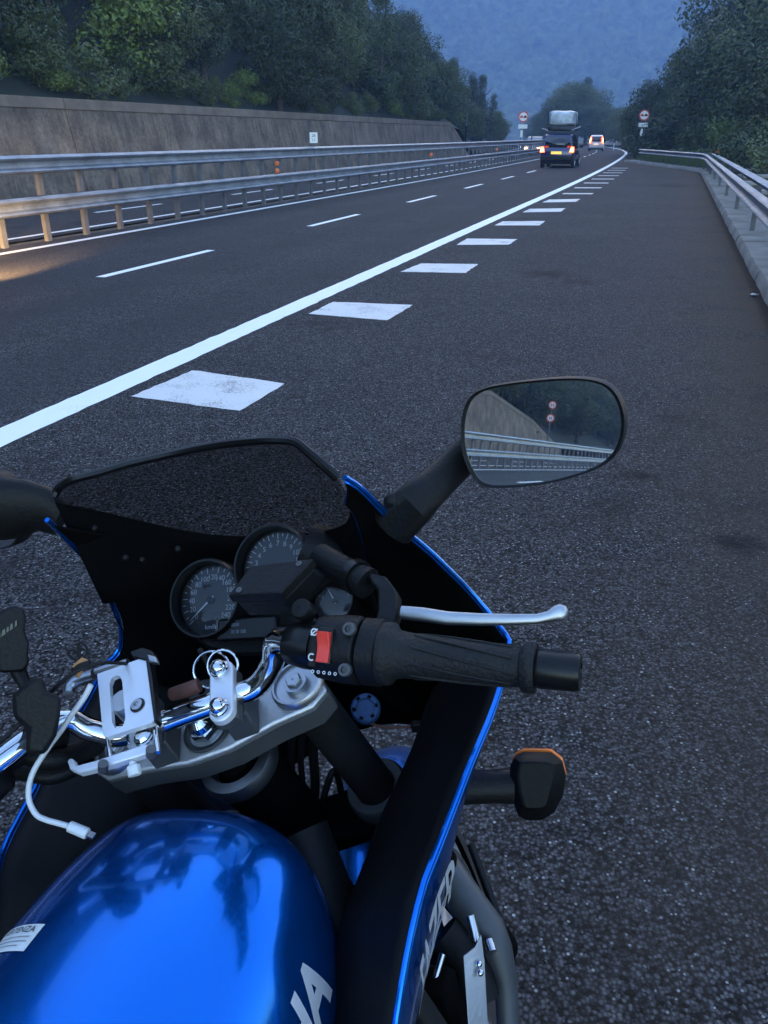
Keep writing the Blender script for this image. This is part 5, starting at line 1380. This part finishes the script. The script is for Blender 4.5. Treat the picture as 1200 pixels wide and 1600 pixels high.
for sx in (-1, 1):
    mb = MB(); mb.tube(WS([(sx * .13, .0, .40), (sx * .12, -.46, .30)]), [.03, .02], 12); mb.build('swing_arm', M['alugrey'], bike)
# lower right: crash bar tube, bracket with a slot, bolts
mb = MB(); mb.tube([W(bd(690, 1340, 1.12)), W(bd(722, 1400, 1.10)), W(bd(762, 1455, 1.08)), W(bd(776, 1485, 1.07)), W(bd(790, 1530, 1.07)), W(bd(796, 1640, 1.05))], [.018, .025, .025, .021, .015, .014], 18); mb.build('crankcase_tube', M['greymetal'], bike)
mb = MB(); mb.tube([W(bd(735, 1318, 1.20)), W(bd(760, 1385, 1.18)), W(bd(795, 1480, 1.15))], .006, 10); mb.build('brake_pipe', M['black'], bike)
q4 = [W(bd(*q_)) for q_ in ((724, 1494, .99), (742, 1480, 1.0), (752, 1460, 1.0), (757, 1500, 1.0), (762, 1590, .985), (764, 1660, .97), (736, 1660, .95))]
pn = (q4[2] - q4[0]).cross(q4[6] - q4[0]).normalized(); pn = pn if pn.dot(CAM - q4[0]) > 0 else -pn
mb = MB(); mb.prism(q4, -pn * .004); fb = mb.build('footrest_bracket', M['alugrey'], bike, bevel=.001, smooth=20)
sl = [W(bd(*q_)) + pn * .0008 for q_ in ((749, 1530, .995), (754, 1528, .995), (760, 1590, .985), (756, 1592, .985))]
mb = MB(); mb.prism(sl, -pn * .001); mb.build('bracket_slot', M['blackin'], fb, smooth=0)
for px, py, d_ in ((748, 1506, .995), (750, 1520, .99)):
    mb = MB(); mb.ball(W(bd(px, py, d_)) , .0045, 12, 8); mb.build('bracket_bolt', M['chrome'], fb)
for (a_, b_, r_) in (((734, 1430, 1.03), (744, 1470, 1.02), .0065), ((762, 1470, 1.05), (768, 1488, 1.04), .0075), ((692, 1490, 1.0), (680, 1530, .99), .004)):
    mb = MB(); mb.cyl(W(bd(*a_)), W(bd(*b_)), r_, n=14); mb.build('engine_bolt', M['steel'], bike)
mb = MB(); mb.tube([W(bd(690, 1460, 1.08)), W(bd(730, 1500, 1.07)), W(bd(745, 1560, 1.06))], .03, 14); mb.build('engine_mount', M['engine'], bike)

# ---- indicators
def indicator(fl):
    T = (lambda p: BM @ mir(p)) if fl else (lambda p: BM @ p)
    LT = .295
    c_ = bl(842, 1228, LT); depth = (ray(842, 1228) * 1).length
    d_ = (BM @ c_ - CAM).dot(Vector((0, CP, -SP)))
    bk = [(797, 1196), (803, 1184), (815, 1178), (862, 1180), (877, 1192), (883, 1215), (878, 1246), (866, 1270), (848, 1281), (822, 1282), (810, 1276), (802, 1252), (796, 1225)]
    ft = [(800, 1192), (806, 1180), (818, 1174), (862, 1175), (879, 1188), (885, 1212), (880, 1244), (866, 1268), (848, 1279), (822, 1280), (808, 1270), (800, 1248), (797, 1222)]
    rid = [(812, 1194), (815, 1192), (830, 1191), (852, 1192), (862, 1195), (866, 1210), (860, 1232), (853, 1258), (846, 1262), (824, 1262), (818, 1258), (812, 1236), (809, 1212)]
    b0 = [T(bd(*p, d_)) for p in rid]; b1 = [T(bd(*p, d_ + .012)) for p in bk]; b2 = [T(bd(*p, d_ + .030)) for p in ft]; b3 = [T(bd(px, py, d_ + .050)) for px, py in ft]
    mb = MB(); mb.loft([b0, b1, b2], True, True); o = mb.build('indicator', M['panel'], bike, bevel=.002, smooth=35)
    cc = sum(ft_[0] for ft_ in ft) / len(ft), sum(ft_[1] for ft_ in ft) / len(ft)
    sc_ = lambda p, k_, up=0: (cc[0] + (p[0] - cc[0]) * k_, cc[1] + (p[1] - cc[1]) * k_ - up)
    l1 = [T(bd(*sc_(p, 1.0, 4), d_ + .0315)) for p in ft]; l2 = [T(bd(*sc_(p, .99, 6), d_ + .045)) for p in ft]; l3 = [T(bd(*sc_(p, .80, 4), d_ + .056)) for p in ft]
    mb = MB(); mb.loft([l1, l2, l3], True, True); mb.build('indicator_lens', M['orange'], o, bevel=.001, smooth=50)
    s0_ = bl(728, 1230, .235); 
    a_ = bd(722, 1230, d_ + .022); e_ = bd(800, 1228, d_ + .022)
    mb = MB(); mb.tube([T(a_), T(a_.lerp(e_, .6)), T(e_)], [.0175, .0168, .018], 16); mb.build('indicator_stalk', M['black'], o)
indicator(False); indicator(True)

# ---- ignition key with rings (hangs in the lock)
key = thing('key_ring', 'key with bright split rings and brown tag hanging at the steering head', 'keys', Matrix.Translation(SW(.0, .036, .02)))
mb = MB(); mb.lathe(SW(0, .038, -.002), A_, [(.017, 0), (.017, .012), (.014, .016), (.004, .016)], 24); mb.build('ignition_lock', M['blackgloss'], bike)
for px, py, rr, tl_ in ((331, 1046, .0175, .2), (348, 1040, .0150, -.3)):
    c_ = W(sh(px, py, .05)); nn_ = ((CAM - c_).normalized() + BR * tl_).normalized(); ux = nn_.orthogonal().normalized(); vx = nn_.cross(ux)
    mb = MB(); mb.tube([c_ + (ux * math.cos(a) + vx * math.sin(a)) * rr for a in [2 * math.pi * i / 32 for i in range(33)]], .0013, 8, False); mb.build('split_ring', M['chrome'], key)
mb = MB(); mb.tube([W(sh(*q_)) for q_ in ((268, 1085, .05), (290, 1079, .052), (312, 1070, .052))], [.0065, .0075, .007], 14); mb.build('tag', M['brown'], key, bevel=.001)
mb = MB(); mb.tube([W(sh(*q_)) for q_ in ((312, 1015, .06), (322, 1032, .055), (330, 1046, .05))], .0030, 8); mb.build('key_bow', M['black'], key)

# ---- phone holder clamped on the bar
HP = .092
hold = thing('phone_holder', 'silver aluminium phone holder with a slotted plate clamped on the handlebar', 'phone holder', Matrix.Translation(W(sh(200, 1100, .05))))
ph = lambda px, py, h=HP: W(sh(px, py, h))
outer = [ph(*q_) for q_ in ((152, 1053), (228, 1026), (233, 1030), (242, 1124), (238, 1129), (166, 1152), (161, 1149))]
# plate with a slot: bridge the outline to the slot outline
slot = [ph(*q_) for q_ in ((171, 1068), (175, 1058), (182, 1055), (188, 1057), (191, 1065), (196, 1122), (193, 1133), (187, 1138), (179, 1137), (175, 1128))]
def ring_plate(outer, inner, nrm, th, name, m, parent):
    n = 64; o1 = resample(outer + outer[:1], n + 1)[:-1]; i1 = resample(inner + inner[:1], n + 1)[:-1]
    c__ = sum(i1, Vector()) / n; a0 = (i1[0] - c__)
    # rotate outer start so both begin in the same direction
    k_ = min(range(n), key=lambda q_: (o1[q_] - c__).angle(a0)); o1 = o1[k_:] + o1[:k_]
    if (o1[1] - o1[0]).dot(i1[1] - i1[0]) < 0: o1 = [o1[0]] + o1[1:][::-1]
    # match by angle about the slot centre to avoid crossed faces
    mb = MB(); d = -nrm * th
    mb.loft([o1, i1, [p + d for p in i1], [p + d for p in o1], o1], True, False); return mb.build(name, m, parent, smooth=20)
pl = ring_plate(outer, slot, A_, .0055, 'slotted_plate', M['silver'], hold)
mb = MB(); q_ = [ph(*p) for p in ((228, 1026), (235, 1024), (246, 1124), (242, 1130))]; mb.prism([p + A_ * .002 for p in q_], -A_ * .011); mb.build('side_rail', M['blackgloss'], pl, bevel=.001)
c_ = ph(215.5, 1102.5) ; mb = MB(); mb.lathe(c_, A_, [(.0072, 0), (.0072, .0012), (.0056, .0014)], 28); mb.build('washer', M['blackgloss'], pl)
mb = MB(); mb.lathe(c_, A_, [(.0056, .0), (.0056, .0028), (.0026, .003), (.0024, .001), (.0005, .001)], 24); mb.build('socket_screw', M['alu'], pl)
mb = MB(); mb.prism([ph(*p, .084) for p in ((212, 1027), (231, 1020), (246, 1026), (250, 1034), (236, 1040), (215, 1035))], A_ * .010); mb.build('upper_jaw', M['blackgloss'], hold, bevel=.001)
mb = MB(); mb.prism([ph(*p, .092) for p in ((234, 1027), (248, 1031), (251, 1040), (238, 1039))], A_ * .006); mb.build('jaw_pad', M['alu'], hold, bevel=.001)
mb = MB(); mb.tube([ph(*p, .088) for p in ((147, 1054), (133, 1058), (118, 1064), (108, 1074), (107, 1084))], [.006, .006, .0065, .006, .005], 10); mb.build('side_arm', M['alu'], hold)
mb = MB(); mb.tube([ph(*p, .090) for p in ((150, 1050), (170, 1043), (200, 1035))], .0038, 8); mb.build('top_rod', M['alu'], hold)
for a_, b_ in (((168, 1150), (173, 1192)), ((240, 1128), (247, 1176))):
    mb = MB(); mb.cyl(ph(*a_, .082), ph(*b_, .082), .0022, n=10); mb.build('guide_rod', M['chrome'], hold)
mb = MB(); mb.prism([ph(*p, .072) for p in ((205, 1140), (238, 1132), (246, 1176), (210, 1188))], A_ * .006); mb.build('sliding_block', M['alugrey'], hold, bevel=.001)
c_ = ph(225, 1151, .079); mb = MB(); mb.lathe(c_, A_, [(.0098, -.001), (.0098, .001), (.0085, .0016), (.0085, .0008)], 24); mb.build('block_washer', M['steel'], hold)
mb = MB(); mb.lathe(c_, A_, [(.0085, .0), (.0085, .003), (.006, .0055), (.0005, .006)], 8); mb.build('block_nut', M['chrome'], hold, smooth=20)
lo_ = [(113, 1196), (117, 1191), (121, 1192), (127, 1203), (160, 1194), (235, 1169), (244, 1172), (243, 1182), (165, 1206), (131, 1214), (117, 1208)]
mb = MB(); mb.prism([ph(*p, .078) for p in lo_], A_ * .008); mb.build('lower_jaw', M['silver'], hold, bevel=.0012, smooth=30)
for p in ((161, 1199), (236, 1176)):
    mb = MB(); mb.cyl(ph(p[0], p[1] + 4, .084), ph(p[0], p[1] - 6, .092), .0045, n=14); mb.build('jaw_screw', M['greymetal'], hold)
mb = MB(); mb.cyl(ph(208, 1196, .080), ph(211, 1212, .076), .0062, n=8); mb.cyl(ph(207, 1190, .081), ph(208, 1198, .080), .0035, n=8); mb.build('thumb_screw', M['white'], hold, bevel=.001, smooth=20)
# bar clamp of the holder
mb = MB(); mb.lathe(SW(-.055, -.004, .039), (B3 @ AX), [(.012, 0), (.018, 0), (.018, .022), (.012, .022)], 24); mb.build('holder_clamp', M['blackgloss'], hold)
mb = MB(); mb.cyl(SW(-.044, -.004, .052), SW(-.042, -.004, .088), .012, n=16); mb.build('holder_post', M['alugrey'], hold)

# ---- white charging cable
cab = thing('charging_cable', 'white charging cable looping from the phone holder to the tank', 'cable', Matrix.Translation(W(sh(47, 1222, .05))))
cp_ = [(142, 1070, .765), (134, 1086, .765), (126, 1098, .765), (112, 1117, .765), (98, 1138, .765), (80, 1162, .765), (64, 1185, .765), (51, 1208, .765), (45, 1230, .763), (46, 1253, .760), (57, 1273, .757), (72, 1281, .754), (90, 1286, .752), (111, 1292, .75)]
cpw = spline([at(*q_) for q_ in cp_], 5)
mb = MB(); mb.tube(cpw, .0026, 10); mb.build('sheath', M['cable'], cab)
a_, b_ = at(107, 1290.5, .75), at(137, 1303, .748)
mb = MB(); mb.tube([a_, a_.lerp(b_, .06), a_.lerp(b_, .95), b_], [.0035, .0050, .0052, .0044], 14); mb.build('plug', M['cable'], cab)
mb = MB(); d_ = (b_ - a_).normalized(); mb.box(b_ + d_ * .0032, (.0062, .0065, .0026), d_.to_track_quat('Y', 'Z').to_matrix()); mb.build('connector', M['steel'], cab)

# ---- black device on a ball stem, far left
dev = thing('gadget_mount', 'black boxy gadget with a small faded print on a stem clamped to the left bar', 'gadget', Matrix.Translation(W(sh(70, 1110, .05))))
bxp = [(-25, 985), (0, 955), (22, 945), (37, 950), (41, 965), (38, 985), (46, 1005), (44, 1020), (46, 1038), (36, 1050), (8, 1052), (-25, 1045)]
dz = .80
f0 = [at(*p, dz) for p in bxp]; bv = ray(20, 1000).normalized() * .03
mb = MB(); mb.prism(f0, bv); db = mb.build('gadget_body', M['black'], dev, bevel=.003)
for k_, (x0_, w__, h__) in enumerate(((-.016, .004, .006), (-.010, .003, .005), (-.006, .005, .006), (.0, .003, .005), (.004, .004, .006), (.010, .003, .006))):
    f_ = lambda x, y: at(10, 985, dz - .0008) + Vector((x * .82, x * .2 + y * .45, x * .56 + y * .8))
    mb = MB(); mb.add([f_(x0_, -h__ / 2), f_(x0_ + w__, -h__ / 2), f_(x0_ + w__ * .8, h__ / 2), f_(x0_ + w__ * .2, h__ / 2)], [(0, 1, 2, 3)]); mb.build('faded_print', M['yellowp'], db, smooth=0)
mb = MB(); mb.tube([at(28, 1048, dz + .012), at(38, 1068, dz + .01), at(48, 1085, dz + .01)], [.008, .006, .011], 12); mb.build('ball_stem', M['black'], dev)
mb = MB(); mb.prism([at(*p, .735) for p in ((18, 1085), (55, 1056), (70, 1062), (72, 1080), (96, 1088), (94, 1120), (88, 1150), (70, 1180), (38, 1178), (42, 1140), (20, 1120))], ray(60, 1120).normalized() * .07); mb.build('stem_clamp', M['black'], dev, bevel=.005)
# clutch cable and cord
mb = MB(); mb.tube(spline([at(*q_) for q_ in ((-20, 1172, .74), (20, 1142, .75), (60, 1102, .76), (100, 1062, .765), (140, 1040, .77), (185, 1036, .79), (230, 1050, .84), (260, 1120, .92))], 6), .0019, 8); mb.build('clutch_cable', M['black'], bike)
hose([(-30, 1185, .80), (20, 1172, .80), (70, 1186, .80), (110, 1180, .82), (150, 1165, .86)], .011, M['black'], 'wiring_loom')
hose([(-30, 1215, .83), (30, 1205, .83), (80, 1212, .83), (125, 1196, .85), (160, 1180, .90)], .009, M['black'], 'throttle_cable')
hose([(-30, 1160, .78), (10, 1190, .79), (60, 1160, .80), (100, 1150, .82)], .010, M['black'], 'switch_wiring')
cord = thing('tied_cord', 'thin black cord tied in a bow through a tan leather tab', 'cord', Matrix.Translation(at(125, 1030, .775)))
for lp_ in (((124, 1034), (112, 1028), (106, 1021), (110, 1016), (118, 1018), (126, 1033)), ((126, 1034), (124, 1018), (122, 1008), (127, 1004), (134, 1009), (136, 1020), (128, 1034))):
    mb = MB(); mb.tube(spline([at(*p, .775) for p in lp_], 5), .0013, 8); mb.build('loop', M['black'], cord)
mb = MB(); mb.prism([at(*p, .772) for p in ((122, 1032), (128, 1027), (138, 1031), (136, 1040), (130, 1044), (126, 1058), (119, 1060), (120, 1046), (112, 1042))], ray(128, 1040).normalized() * .004); mb.build('leather_tab', M['tan'], cord, bevel=.001)
mb = MB(); mb.tube(spline([at(*p, .770) for p in ((114, 1050), (122, 1042), (132, 1038), (140, 1036))], 4), .0024, 8); mb.build('knot', M['black'], cord)
